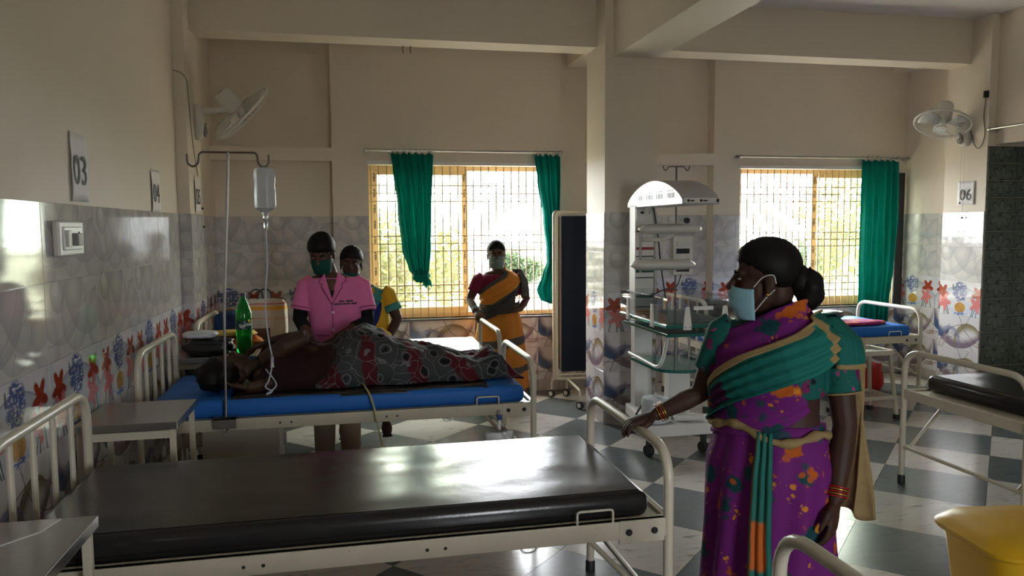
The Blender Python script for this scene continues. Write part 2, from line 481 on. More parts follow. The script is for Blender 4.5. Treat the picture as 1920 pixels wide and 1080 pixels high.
    # z0 of the run is the floor
tiles(wall_left, (XL, YN, 0), PI/2, 5.95-YN, (3.374-YN) % TW)
tiles(wall_left, (-1.126, 5.95, 0), PI/2, .50)
tiles(wall_left, (XL, 5.95, 0), 0, XL*-1-1.126, -.1)
tiles(wall_left, (XL, 6.45, 0), PI/2, YR-6.45, .1)
tiles(wall_back, (REC[0][0], YR, 0), 0, REC[0][1]-REC[0][0], .42)
tiles(wall_back, (-.14, YB, 0), 0, W1[0]+.14, .05)
tiles(wall_back, (W1[0], YB, 0), 0, W1[1]-W1[0], .36, zmax=WZ0-.004)
tiles(wall_back, (W1[1], YB, 0), 0, 2.31-W1[1], .1)
tiles(wall_back, (2.31, YR, 0), 0, 3.70-2.31, .25)
tiles(wall_back, (3.70, YB, 0), 0, .30, .25)
tiles(wall_back, (W2[0], YB, 0), 0, W2[1]-W2[0], .2, zmax=WZ0-.004)
tiles(wall_back, (W2[1], YB, 0), 0, XR-W2[1], 0)
tiles(wall_pillar, (2.04, 5.95, 0), 0, .45, -.02)
tiles(wall_pillar, (2.04, 6.43, 0), -PI/2, .48, -.08)
tiles(wall_pillar, (2.49, 5.95, 0), PI/2, .48, -.08)
tiles(wall_right, (XR, YB, 0), -PI/2, YB-6.45, -.12)
tiles(wall_right, (XRC, 6.45, 0), -PI/2, .50, -.06)
tiles(wall_right, (XRD, 4.75, 0), -PI/2, 4.75-YN, 0)
tiles(wall_near, (XRD, YN, 0), PI, XRD-2.3, 0); tiles(wall_near, (2.3, YN, 0), PI, 1.0, 0, zmax=.77); tiles(wall_near, (1.3, YN, 0), PI, 1.3-XL, 0)
# dark relief tiles of the corridor seen through the opening
def relief():
    m = M('dark_green_relief_tile', (.05, .06, .055), .32); U, V, _ = m.xyz('UV')
    a, b = (U-.5)*1.0, (V-.5); th = b.atan2(a); r = (a*a+b*b).sqrt(); n = m.noise(12, 3, m.coord('UV'))
    pet = r/(((th*4.+.6).cos().abs())*.26+.16)
    c = m.mix(n, (.10, .12, .105), (.15, .175, .15)); c = m.mix(pet.ss(1.08, .9)*r.ss(.03, .2), c, (.17, .20, .175))
    c = m.mix((pet-1.02).abs().ss(.10, 0), c, (.018, .02, .018)); c = m.mix(r.ss(.075, .03), c, (.012, .012, .012))
    v = m.voro(5, m.coord('UV')); c = m.mix(v.ss(.16, .10)*r.gt(.42), c, (.02, .024, .02))
    m.color(c); return m.m
MT_RELIEF = relief()
def relief_mesh(w, h, k):
    x0, x1, z0, z1, t, b = .001, w-.001, .001, h-.001, .016, .012
    P = [(x0, 0, z0), (x1, 0, z0), (x1, 0, z1), (x0, 0, z1), (x0+.004, -t, z0+b), (x1-.004, -t, z0+b), (x1-.004, -t*.75, z1-b), (x0+.004, -t*.75, z1-b)]
    F = [(4, 5, 6, 7), (0, 1, 5, 4), (1, 2, 6, 5), (2, 3, 7, 6), (3, 0, 4, 7)]
    q = G(); q.add(P, F, 0, [[(P[i][0]/w, (k+P[i][2]/h)/2) for i in f] for f in F]); me = q.mesh('relief_tile'); me.materials.append(MT_RELIEF); return me
_rm = [relief_mesh(.31, .155, 0), relief_mesh(.31, .155, 1)]
for i in range(8):
    for k in range(15):
        o = link('relief_tile', _rm[k % 2], wall_corridor); o.location = (XRC+.004+i*.31, 5.95, .02+k*.155)

# ------------------------------------------------------------------ windows: frame, sashes, glass, grille
def glass_dusty():
    m = M('dusty_window_glass', (.9, .9, .85), .05); nt = m.nt
    t = m.node('ShaderNodeBsdfTransparent'); t.inputs[0].default_value = (.93, .95, .90, 1)
    d = m.node('ShaderNodeBsdfTranslucent'); d.inputs[0].default_value = (.80, .66, .38, 1)
    gl = m.node('ShaderNodeBsdfGlossy'); gl.inputs['Roughness'].default_value = .03
    n = m.noise(3.5, 4, m.coord('Object', (3, 1, .6)), rough=.6)
    a = m.node('ShaderNodeMixShader'); b = m.node('ShaderNodeMixShader'); b.inputs[0].default_value = .05
    nt.links.new((n.ss(.35, .75)*.022+.006).k, a.inputs[0]); nt.links.new(t.outputs[0], a.inputs[1]); nt.links.new(d.outputs[0], a.inputs[2])
    nt.links.new(a.outputs[0], b.inputs[1]); nt.links.new(gl.outputs[0], b.inputs[2])
    nt.links.new(b.outputs[0], nt.nodes['Material Output'].inputs['Surface']); return m.m
MT_GLASS = glass_dusty()
MT_MARBLE_SILL = flat('dark_stone_sill', (.10, .095, .09), .3)
def make_window(name, W, sash_sides, bar_n):
    x0, x1 = W; w = struct(bpy.data.objects.new(name, None)); COL.objects.link(w)
    g = G(); yf0, yf1 = YB+.10, YB+.17; t = .045
    g.box(x0, x0+t, yf0, yf1, WZ0, WZ1).box(x1-t, x1, yf0, yf1, WZ0, WZ1).box(x0+t, x1-t, yf0, yf1, WZ1-t, WZ1).box(x0+t, x1-t, yf0, yf1, WZ0, WZ0+t)
    g.build('window_frame', MT_FILM, w, bevel=.004)
    g = G(); g.box(x0-.01, x1+.01, YB-.022, YB+.10, WZ0-.022, WZ0); g.build('window_sill', MT_MARBLE_SILL, w, bevel=.004)
    g = G(); g.box(x0-.015, x1+.015, YB-.012, YB+.02, WZ1, WZ1+.035); g.build('window_head_trim', MT_CEIL, w, bevel=.004)
    mid = (x0+x1)/2
    for k, (side, yy) in enumerate(sash_sides):
        a, b = (x0+t*.6, mid+.03) if side < 0 else (mid-.03, x1-t*.6)
        st = .058; z0, z1 = WZ0+t*.6, WZ1-t*.6; g = G(); ya, yb = YB+yy, YB+yy+.032
        g.box(a, a+st, ya, yb, z0, z1).box(b-st, b, ya, yb, z0, z1).box(a+st, b-st, ya, yb, z1-st, z1).box(a+st, b-st, ya, yb, z0, z0+st*1.25)
        sash = g.build('sash', MT_FILM, w, bevel=.003)
        g = G(); g.box(a+st-.006, b-st+.006, ya+.013, ya+.018, z0+st-.006, z1-st+.006); g.build('glass_pane', MT_GLASS, sash)
        if k == 0:
            for xs in (a+st/2, b-st/2):
                for q in range(9):
                    mm = Matrix.Translation((xs, ya-.0008, z0+.13+q*.15)) @ Matrix.Rotation(PI/2, 4, 'X') @ Matrix.Rotation(PI/2, 4, 'Z')
                    lettering('VEKA', .034, MT_BLACKINK, sash, mm, bold=.0008)
    zs = [2.043, 1.968, 1.893, 1.562, 1.488, 1.416, 1.086, 1.013, .938]
    yb = YB+.03
    g0 = G(); g0.bar((0, 0, WZ0+.01), (0, 0, WZ1-.005), .010, .010); vm = g0.mesh('grille_bar'); vm.materials.append(MT_BAR)
    for i in range(bar_n):
        o = link('grille_bar', vm, w); o.location = (lerp(x0+.022, x1-.022, i/(bar_n-1)), yb, 0)
    g0 = G(); g0.bar((x0+.004, 0, 0), (x1-.004, 0, 0), .010, .010); hm = g0.mesh('grille_bar'); hm.materials.append(MT_BAR)
    for z in zs:
        o = link('grille_bar', hm, w); o.location = (0, yb+.010, z)
    return w
window_1 = make_window('window_1', W1, ((-1, .105), (-1, .14)), 25)
window_2 = make_window('window_2', W2, ((1, .105), (1, .14)), 25)
window_3 = struct(bpy.data.objects.new('window_3', None)); COL.objects.link(window_3)
g = G(); g.box(1.3, 1.35, YN-.12, YN-.06, .8, 2.235).box(2.25, 2.3, YN-.12, YN-.06, .8, 2.235).box(1.35, 2.25, YN-.12, YN-.06, .8, .85).box(1.35, 2.25, YN-.12, YN-.06, 2.185, 2.235).box(1.78, 1.82, YN-.12, YN-.06, .85, 2.185)
g.build('window_frame', MT_FILM, window_3, bevel=.004)

# ------------------------------------------------------------------ outside: ground and trees beyond the windows
g = G(); g.box(-40, 60, YR+.16, 90, -.55, -.45).box(-40, 60, -60, YN-.2, -.55, -.45)
def ground_mat():
    m = M('dry_grass_ground', (.3, .28, .15), .9); n = m.noise(.8, 5); m.color(m.mix(n, (.26, .245, .20), (.40, .37, .31))); return m.m
struct(g.build('ground_outside', ground_mat()))
def leaf_mat(name, a, b):
    m = M(name, a, .5); n = m.noise(1.5, 3); c = m.mix(n, a, b); m.color(c)
    t = m.node('ShaderNodeBsdfTranslucent'); m.nt.links.new(c, t.inputs[0]); x = m.node('ShaderNodeMixShader'); x.inputs[0].default_value = .4
    m.nt.links.new(m.b.outputs[0], x.inputs[1]); m.nt.links.new(t.outputs[0], x.inputs[2]); m.nt.links.new(x.outputs[0], m.nt.nodes['Material Output'].inputs['Surface']); return m.m
ML = [leaf_mat('leaf_yellow_green', (.055, .060, .012), (.10, .10, .02)), leaf_mat('leaf_mid_green', (.045, .07, .03), (.07, .10, .045))]
MT_BARK = flat('bark', (.12, .09, .06), .9)
rng = random.Random(3)
def tree(x, y, h, r, mt, label, leaves=2600):
    t = thing('tree', label, 'tree', (x, y, -.45), rng.random()*6, 'trees outside the windows')
    g = G(); g.tube([(0, 0, 0), (.06, .03, h*.3), (-.04, .05, h*.6), (0, 0, h*.8)], [.12*r, .10*r, .07*r, .02], 8)
    for k in range(5):
        a = k*1.3; g.tube([(0, .02, h*(.35+.07*k)), (r*.4*math.cos(a), r*.4*math.sin(a), h*(.55+.06*k)), (r*.7*math.cos(a), r*.7*math.sin(a), h*(.65+.06*k))], [.05*r, .03*r, .01], 6)
    g.build('trunk', MT_BARK, t)
    g = G(); blobs = [(Vector((rng.uniform(-.6, .6)*r, rng.uniform(-.6, .6)*r, h*rng.uniform(.35, .9))), r*rng.uniform(.35, .6)) for _ in range(9)]
    for k in range(leaves):
        c, br = blobs[k % 9]; d = Vector((rng.gauss(0, 1), rng.gauss(0, 1), rng.gauss(0, 1))).normalized()*br*rng.uniform(.55, 1.0); p = c+d
        s_ = rng.uniform(.05, .10)*(.7+r*.25); a = Vector((rng.gauss(0, 1), rng.gauss(0, 1), rng.gauss(0, .6))).normalized(); b = a.orthogonal().normalized()
        g.add([p-a*s_, p+b*s_*.45, p+a*s_, p-b*s_*.45], [(0, 1, 2, 3)])
    g.build('crown', mt, t, fix=False)
tree(.75, 13.0, 2.1, 1.25, ML[0], 'bushy yellow green tree filling the view behind the knotted curtain')
tree(2.4, 19.5, 1.6, 1.0, ML[1], 'mid green leafy tree beyond the half with the sliding panel')
tree(4.9, 22.0, 1.3, .8, ML[1], 'low green tree seen above the standing woman in orange')
tree(9.5, 20.0, 1.8, 1.2, ML[0], 'pale leafy tree beyond the window behind the blue screen')
tree(14.5, 21.5, 1.9, 1.4, ML[1], 'broad green tree outside the window with one straight curtain')
tree(10.6, 14.0, 3.0, 1.5, ML[0], 'tall yellowish tree behind the tan sliding panel by the straight curtain')

# ------------------------------------------------------------------ furniture materials
MT_CREAM = flat('cream_enamel', (.62, .575, .46), .32, vary=.10)
def worn_cream():
    m = M('worn_cream_enamel', (.6, .55, .44), .36); n = m.noise(9, 5, rough=.7); n2 = m.noise(55, 3)
    c = m.mix(n, (.50, .46, .35), (.66, .61, .49)); c = m.mix(n2.ss(.66, .76)*n.ss(.5, .7), c, (.12, .07, .03)); m.color(c); return m.m
MT_WORN = worn_cream()
MT_WHITE = flat('white_enamel', (.70, .70, .68), .35, vary=.06)
MT_PLASTIC = flat('white_plastic', (.68, .67, .63), .4, vary=.06)
def rexine(name, a, b, rough=.30):
    m = M(name, a, rough, spec=.48); n = m.noise(5, 4); n2 = m.noise(160, 2); n3 = m.noise(1.6, 3)
    m.color(m.mix(n, a, b)); m.put('Roughness', n3*.16+rough-.08); m.bump(n*.8+n2*.10, .22, .012); return m.m
MT_BLACK = rexine('black_rexine', (.012, .012, .013), (.018, .016, .016), .22)
def cloth(name, a, b, rough=.8, scale=6., wr=.35, trans=0.):
    m = M(name, a, rough, spec=.25); n = m.noise(scale, 4, dist=.6); w = m.noise(240, 1); c = m.mix(n, a, b); m.color(c)
    m.bump(n*1.0+w*.06, wr, .02)
    if trans:
        t = m.node('ShaderNodeBsdfTranslucent'); m.nt.links.new(c, t.inputs[0]); x = m.node('ShaderNodeMixShader'); x.inputs[0].default_value = trans
        m.nt.links.new(m.b.outputs[0], x.inputs[1]); m.nt.links.new(t.outputs[0], x.inputs[2]); m.nt.links.new(x.outputs[0], m.nt.nodes['Material Output'].inputs['Surface'])
    return m.m
MT_BLUE = cloth('blue_sheet', (.012, .095, .40), (.025, .17, .54), .55, 3.)
MT_TEAL = cloth('teal_curtain_cloth', (.005, .22, .185), (.009, .31, .26), .8, 8., .1, .55)

# ------------------------------------------------------------------ hospital beds
BL, BW = 2.16, .90
def make_bed(label, headz=.98, footz=.85):
    """local: x 0 (head) .. BL (foot), y 0 .. BW"""
    t = thing('hospital_bed', label, 'bed', group='steel ward beds')
    r = .0185
    def arch(x, z): return fillet([(x, 0, .035), (x, 0, z), (x, BW, z), (x, BW, .035)], .13, 7)
    g = G(); g.tube(arch(BL, footz), r, 12); g.build('foot_arch', MT_CREAM, t, smooth=True)
    g = G(); g.tube(arch(0, headz), r, 12); hd = g.build('head_arch', MT_CREAM, t, smooth=True)
    for k in range(4):
        y = BW*(k+1)/5; g = G(); g.tube([(0, y, .50), (0, y, headz)], .011, 8); g.build('head_bar', MT_CREAM, hd, smooth=True)
    for x in (0, BL):
        for y in (0, BW):
            g = G(); g.lathe([(.017, 0), (.023, .002), (.023, .05), (.0195, .058)], 12, (x, y, 0)); g.build('rubber_foot', MT_DARK, t, smooth=True)
        g = G(); g.tube([(x, 0, .24), (x, BW, .24)], .012, 8); g.build('stretcher', MT_CREAM, t, smooth=True)
        g = G(); g.box(x-.012, x+.012, r*.6, BW-r*.6, .55, .61); g.build('end_rail', MT_CREAM, t, bevel=.003)
    for y, s in ((0, -1), (BW, 1)):
        g = G(); ya, yb = (y-.014, y+.014)
        g.box(.015, BL-.015, ya, yb, .545, .61).box(.015, BL-.015, y+.010*s*-1-.02 if s < 0 else y-.03, y+.03 if s < 0 else y+.01, .604, .61)
        rail = g.build('side_rail', MT_WORN, t, bevel=.003)
        for x in (.02, BL-.19):
            g = G(); g.box(x, x+.17, y+s*.013-.003, y+s*.013+.006*1, .530, .612); pl = g.build('gusset_plate', MT_CREAM, t, bevel=.003)
            for dx in (.035, .13):
                g = G(); g.lathe([(.012, 0), (.012, .004), (.006, .008)], 8, (x+dx, y+s*.018, .572), (0, s, 0)); g.build('bolt', MT_DARK, pl)
        for x in (.72, .78, 1.30, 1.36):
            g = G(); g.lathe([(.006, 0), (.006, .0015)], 8, (x, y+s*.0142, .575), (0, s, 0)); g.build('rail_hole', MT_DARK, rail)
        g = G(); g.tube(fillet([(BL-.34, y+s*.006, .605), (BL-.34, y+s*.006, .655), (BL-.21, y+s*.006, .655), (BL-.21, y+s*.006, .605)], .012, 3), .0045, 6)
        g.build('mattress_stop', MT_CREAM, t, smooth=True)
        g = G(); g.tube(fillet([(1.62, y, .545), (1.63, y, .525), (1.67, y, .525), (1.68, y, .545)], .01, 3), .004, 6); g.build('hook', MT_STEEL, t)
    g = G(); g.box(.02, BL-.02, .015, BW-.015, .588, .598); g.build('deck', MT_CREAM, t)
    for x in (.5, 1.08, 1.65):
        g = G(); g.box(x-.02, x+.02, .01, BW-.01, .552, .588); g.build('cross_member', MT_CREAM, t)
    # leg brace below the foot end
    for y in (.05, BW-.05):
        g = G(); g.tube([(BL-.01, y, .24), (BL-.30, y, .55)], .010, 8); g.build('leg_brace', MT_CREAM, t, smooth=True)
    return t
def mattress(name, label, mat, x0, x1, y0, y1, z0, z1, rad=.035, sag=0., seed=0, rot=0., wob=.004, group='ward bed mattresses'):
    """a cushion: superellipse rings, softly uneven top"""
    nx, ny = 44, 24; cx, cy = (x0+x1)/2, (y0+y1)/2; hx, hy = (x1-x0)/2, (y1-y0)/2; hz = (z1-z0)/2
    bm = bmesh.new(); bmesh.ops.create_cube(bm, size=2.0)
    bmesh.ops.scale(bm, vec=(hx, hy, hz), verts=bm.verts)
    bmesh.ops.bevel(bm, geom=list(bm.edges), offset=rad, segments=4, profile=.5, affect='EDGES')
    me0 = bpy.data.meshes.new(name); bm.to_mesh(me0); bm.free()
    # denser top for the creases
    g = G(); o = len(g.v)
    def top(u, v):
        x, y = lerp(-hx+rad, hx-rad, u), lerp(-hy+rad, hy-rad, v)
        e = min(1, min(u, 1-u)*14)*min(1, min(v, 1-v)*9)
        n = mnoise.noise(Vector((x*3.1+seed, y*6.3, seed)))*wob+mnoise.noise(Vector((x*9+seed, y*14, 2)))*wob*.35
        return (x, y, hz+.0015+(n+.002-sag*(1-(2*v-1)**2))*e)
    g.grid(top, nx, ny)
    me1 = g.mesh(name)
    bm = bmesh.new(); bm.from_mesh(me0); bm.from_mesh(me1); me = bpy.data.meshes.new(name); bm.to_mesh(me); bm.free()
    me.materials.append(mat)
    ob = link(name, me, None, 'all'); ob.location = (cx, cy, (z0+z1)/2); ob.rotation_euler = (0, 0, rot)
    return tag(ob, label, 'mattress', group)
bed_a = make_bed('empty cream steel bed the woman in the purple sari holds by its foot rail')
bed_a.location = (-1.07, 2.475, 0)
mattress('mattress', 'shiny black mattress reflecting the window, on the bed below the sari woman\'s hand', MT_BLACK, -1.03, 1.03, 2.50, 3.31, .60, .695, seed=3)
bed_b = dup(bed_a, (-1.115, 4.33, 0), 0, 'cream steel bed carrying the lying patient')
mattress('mattress', 'blue covered mattress under the lying patient', MT_BLUE, -1.08, 1.0, 4.36, 5.20, .60, .705, seed=9, wob=.008)
bed_c = dup(bed_a, (-1.06, 5.63, 0), 0, 'cream steel bed below the first window beside the woman in orange')
mattress('mattress', 'black mattress below the window, beside the standing woman in orange', MT_BLACK, -1.02, 1.05, 5.66, 6.50, .60, .70, seed=14)
bed_d = dup(bed_a, (3.03, 6.12, 0), 0, 'cream steel bed standing beneath the second window')
mattress('mattress', 'blue covered mattress beneath the second window', MT_BLUE, 3.08, 5.12, 6.15, 6.99, .60, .70, seed=21, wob=.007)
bed_e = dup(bed_a, (5.56, 4.13, 0), PI, 'cream steel bed standing before the dark tiled doorway')
mattress('mattress', 'black mattress on the bed before the dark tiled doorway', MT_BLACK, 3.52, 5.50, 3.27, 4.09, .60, .70, seed=25)
bed_f = dup(bed_a, (-1.07, .86, 0), 0, 'cream steel bed whose foot arch rises beside the yellow bin')
mattress('mattress', 'black mattress on the bed whose foot arch rises beside the yellow bin', MT_BLACK, -1.02, 1.02, .90, 1.72, .60, .695, seed=31)

# ------------------------------------------------------------------ bedside tables with steel tops
def bedside(label, x0, x1, y0, y1, z=.80):
    t = thing('bedside_table', label, 'table', (x0, y0, 0), 0, 'bedside tables')
    w, d = x1-x0, y1-y0
    g = G(); g.box(0, w, 0, d, z-.004, z).box(0, w, -.001, .004, z-.034, z).box(0, w, d-.004, d, z-.034, z).box(0, .004, 0, d, z-.034, z).box(w-.004, w+.001, 0, d, z-.034, z)
    g.build('steel_top', MT_STEEL, t, bevel=.0015)
    for x in (.012, w-.037):
        for y in (.012, d-.037):
            g = G(); g.box(x, x+.025, y, y+.025, 0, z-.004); g.build('leg', MT_WORN, t, bevel=.002)
    for ya in (.014, d-.030): g = G(); g.box(.02, w-.02, ya, ya+.016, z-.075, z-.04); g.build('apron', MT_WORN, t)
    g = G(); g.box(.015, w-.015, .015, d-.015, .20, .212); g.build('lower_shelf', MT_WORN, t)
    return t
bedside('steel topped bedside table with a scratch line, at the head of the black bed', -1.175, -.745, 1.96, 2.405)
bedside('steel topped bedside table between the empty black bed and the patient\'s bed', -1.18, -.757, 3.53, 3.99)
bedside('steel topped bedside table with the green bottle on it', -1.17, -.62, 5.275, 5.575)
g = G(); g.tube([(-1.0, 2.02, .8008), (-.96, 2.12, .8008), (-.93, 2.22, .8008), (-.86, 2.30, .8008), (-.84, 2.39, .8008)], .0022, 5)
tag(g.build('white_thread', MT_WHITE), 'thin white thread lying on the steel table top', 'thread')
g = G(); g.tube(spline([(-1.16, 2.36, .815), (-1.12, 2.385, .835), (-1.09, 2.37, .83), (-1.07, 2.36, .815)], 5), [.012]*5+[.02]*5+[.016]*5+[.01], 8)
pb = M('clear_plastic', (.9, .92, .95), .12); pb.b.inputs['Transmission Weight'].default_value = .75; MT_CLEAR = pb.m
tag(g.build('plastic_wrapper', MT_CLEAR, smooth=True), 'crumpled clear plastic wrapper on the scratched steel table', 'wrapper')
# cabinet under the patient's bed
t = thing('steel_cabinet', 'low cream steel cabinet under the patient\'s bed', 'cabinet', (-.86, 4.62, 0))
g = G(); g.box(0, .42, 0, .40, .04, .50); g.build('body', MT_WORN, t, bevel=.004)
g = G(); g.box(.42, .428, .02, .38, .06, .48); dr = g.build('door', MT_CREAM, t, bevel=.003)
g = G(); g.box(.428, .445, .30, .33, .28, .36); g.build('handle', MT_STEEL, dr)
for x in (.02, .38):
    for y in (.02, .36): g = G(); g.box(x, x+.02, y, y+.02, 0, .04); g.build('leg', MT_DARK, t)

# ------------------------------------------------------------------ drip stand clamped to the bed, bottle and tube
MT_ROD = flat('dull_iron_rod', (.16, .14, .12), .4, .6)
t = thing('drip_stand', 'thin T shaped drip stand clamped to the patient\'s bed rail', 'drip stand', (-.675, 4.305, 0), 0)
g = G(); g.tube([(0, 0, .56), (.012, 0, 1.2), (.06, .0, 2.045)], .0075, 8); g.build('pole', MT_STEEL, t, smooth=True)
hk = lambda s: fillet([(.06, 0, 2.045), (.06+s*.145, 0, 2.045), (.06+s*.150, 0, 1.985), (.06+s*.178, 0, 1.965), (.06+s*.205, 0, 1.985), (.06+s*.205, 0, 2.035)], .022, 4)
g = G(); g.tube(hk(-1), .0055, 8); g.build('hook_arm', MT_ROD, t, smooth=True)
g = G(); g.tube(hk(1), .0055, 8); g.build('hook_arm', MT_ROD, t, smooth=True)
g = G(); g.box(-.065, .055, -.022, .004, .565, .625).box(-.065, .055, -.022, .05, .612, .625); g.build('clamp_plate', MT_STEEL, t, bevel=.002)
g = G(); g.tube([(-.02, -.015, .565), (-.015, -.03, .55), (.01, -.03, .55), (.015, -.015, .565)], .004, 6); g.build('clamp_screw', MT_STEEL, t)
mb = M('milky_drip_bottle', (.72, .76, .80), .25, Transmission_Weight=.35, IOR=1.3); MT_MILKY = mb.m
t = thing('drip_bottle', 'milky plastic drip bottle hanging from the drip stand hook', 'drip bottle', (-.437, 4.305, 0))
g = G(); g.lathe([(.006, 1.972), (.018, 1.968), (.046, 1.962), (.056, 1.945), (.057, 1.90), (.053, 1.87), (.057, 1.83), (.057, 1.77), (.054, 1.752), (.022, 1.733), (.016, 1.728), (.016, 1.712), (.005, 1.71)], 24, (0, 0, 0))
for i, p in enumerate(g.v): g.v[i] = (p[0], p[1]*.62, p[2])
g.build('bottle_body', MT_MILKY, t, smooth=True)
g = G(); g.tube(fillet([(-.012, 0, 1.968), (-.012, 0, 1.990), (.012, 0, 1.990), (.012, 0, 1.968)], .01, 4), .003, 6); g.build('hanging_loop', MT_WHITE, t)
g = G(); g.lathe([(.012, 1.712), (.014, 1.70), (.012, 1.69), (.007, 1.685), (.011, 1.68), (.011, 1.64), (.006, 1.63)], 12); g.build('drip_chamber', MT_CLEAR, t, smooth=True)
tb = spline([(0, 0, 1.635), (.002, 0, 1.45), (-.012, 0, 1.30), (-.014, .01, 1.15), (-.004, .03, 1.02), (.006, .06, .93), (0, .08, .87), (-.018, .09, .80), (-.035, .07, .765), (.0, .06, .742), (-.03, .06, .728), (.02, .10, .77), (-.04, .16, .85)], 6)
g = G(); g.tube(tb, .0042, 6); g.build('drip_tube', flat('pale_tube', (.55, .57, .68), .3), t, smooth=True)
g = G(); g.lathe([(.011, .055), (.008, .045), (.008, .008), (.012, 0)], 8, (.004, .076, .875)); g.build('roller_clamp', MT_WHITE, t, smooth=True)
# yellow catheter tube over the bed rail
g = G(); g.tube(spline([(.05, 4.60, .735), (.07, 4.40, .735), (.095, 4.325, .70), (.12, 4.285, .62), (.14, 4.27, .50), (.17, 4.30, .35), (.23, 4.36, .22), (.33, 4.42, .10), (.45, 4.45, .02), (.65, 4.46, .012), (.82, 4.50, .05), (.9, 4.46, .20)], 7), .0055, 8)
tag(g.build('catheter_tube', flat('yellowish_tube', (.50, .42, .20), .3), smooth=True), 'yellowish catheter tube hanging over the patient\'s bed rail', 'tube')
t = thing('urine_bag', 'flat clear drainage bag with blue clip hung from the patient\'s bed rail', 'drainage bag', (.83, 4.29, 0))
g = G(); g.box(-.006, .006, -.012, .008, .47, .58); g.build('strap', MT_CLEAR, t)
g = G(); g.box(-.014, .014, -.016, .004, .525, .555); g.build('clip', flat('blue_plastic', (.03, .08, .35), .4), t, bevel=.003)
g = G(); g.box(-.085, .085, -.012, .010, .22, .46); g.build('pouch', MT_CLEAR, t, bevel=.008)

# ------------------------------------------------------------------ green drink bottle and clutter on the third table
t = thing('drink_bottle', 'large green plastic drink bottle with dark cap on the bedside table', 'bottle', (-.712, 5.42, .80))
gb = M('green_pet', (.02, .42, .05), .08, Transmission_Weight=.65, IOR=1.35, Alpha=1.0); MT_PET = gb.m
g = G(); g.lathe([(.030, 0), (.045, .004), (.052, .02), (.053, .06), (.048, .09), (.053, .12), (.053, .225), (.054, .27), (.048, .295), (.030, .345), (.016, .372), (.014, .39)], 24); g.build('bottle_body', MT_PET, t, smooth=True)
g = G(); g.lathe([(.0165, .385), (.0165, .405), (.014, .408)], 16); g.build('cap', flat('navy_cap', (.01, .015, .05), .4), t, smooth=True)
g = G(); g.lathe([(.0545, .165), (.0545, .225)], 24, cap=False); lb = g.build('label', flat('dark_green_label', (.004, .05, .03), .35), t, smooth=True)
lettering('Sprite', .034, MT_WHITE, lb, Matrix.Translation((.016, -.0545, .196)) @ Matrix.Rotation(math.radians(16), 4, 'Z') @ Matrix.Rotation(PI/2, 4, 'X') @ Matrix.Rotation(.2, 4, 'Z'), bold=.0006)
g = G(); g.ball((.038, -.040, .222), (.010, .004, .010)); g.build('label_dot', flat('yellow_print', (.8, .6, .02), .5), lb)
def bundle(name, label, cat, mat, c, r, seed=0, amp=.25, seg=28, rings=16, rotz=0, group=None, freq=2.2, flatb=True, e=.62):
    """a soft lump: bag, folded cloth, pouch"""
    g = G(); rr = []
    for i in range(rings+1):
        a = -PI/2+PI*i/rings; ring = []
        for j in range(seg):
            t_ = 2*PI*j/seg; d = Vector((math.cos(a)*math.cos(t_), math.cos(a)*math.sin(t_), math.sin(a)))
            k = 1+amp*mnoise.noise(d*freq+Vector((seed*3.7, seed, 0)))+amp*.35*mnoise.noise(d*freq*3+Vector((0, seed, 5)))
            q = Vector([math.copysign(abs(v)**e, v) for v in d])
            p = Vector((q.x*r[0]*k, q.y*r[1]*k, q.z*r[2]*k))
            if flatb: p.z = max(p.z, -r[2]*.85)
            ring.append(p)
        rr.append(ring)
    g.loft(rr, True); o = g.build(name, mat, None, 'all')
    o.location = (c[0], c[1], c[2]+r[2]*.85+(.004 if c[2] > .5 else 0)); o.rotation_euler = (0, 0, rotz)
    return tag(o, label, cat, group) if label else o
MT_BLKBAG = rexine('black_bag', (.008, .008, .009), (.016, .016, .018), .35)
MT_WPOUCH = cloth('white_polythene', (.50, .54, .56), (.68, .70, .72), .3, 14., .5)
MT_ORANGE = cloth('orange_cloth', (.42, .10, .008), (.62, .20, .02), .75, 10.)
MT_YELLOW = cloth('yellow_cloth', (.55, .36, .06), (.66, .48, .12), .75, 10.)
MT_MAGENTA = cloth('magenta_cloth', (.26, .015, .16), (.40, .04, .28), .75, 10.)
bundle('black_bag', 'slumped black bag beside the green bottle', 'bag', MT_BLKBAG, (-.94, 5.43, .80), (.16, .10, .055), 2)
bundle('plastic_pouch', 'white plastic pouch lying on the slumped black bag', 'pouch', MT_WPOUCH, (-1.0, 5.45, .91), (.11, .08, .022), 5, .18)
bundle('folded_cloth', 'orange folded cloth piled at the head of the bed behind the bottle', 'cloth', MT_ORANGE, (-.80, 5.82, .70), (.17, .12, .085), 8, .25)
bundle('folded_cloth', 'flat yellow cloth lying on top of the orange folded cloth', 'cloth', MT_YELLOW, (-.84, 5.82, .868), (.16, .11, .018), 11, .2)
bundle('carry_bag', 'dark blue bag at the wall behind the orange cloth', 'bag', cloth('dark_blue_bag', (.01, .03, .10), (.02, .06, .2), .5), (-.90, 6.12, .70), (.11, .12, .17), 13, .2)
bundle('folded_cloth', 'magenta cloth bundle beyond the patient\'s shoulder', 'cloth', MT_MAGENTA, (-.43, 5.80, .70), (.17, .11, .055), 17, .3)
bundle('food_box', 'pale yellow packet between the green bottle and the magenta cloth', 'packet', MT_YELLOW, (-.58, 6.05, .70), (.10, .06, .05), 19, .1)
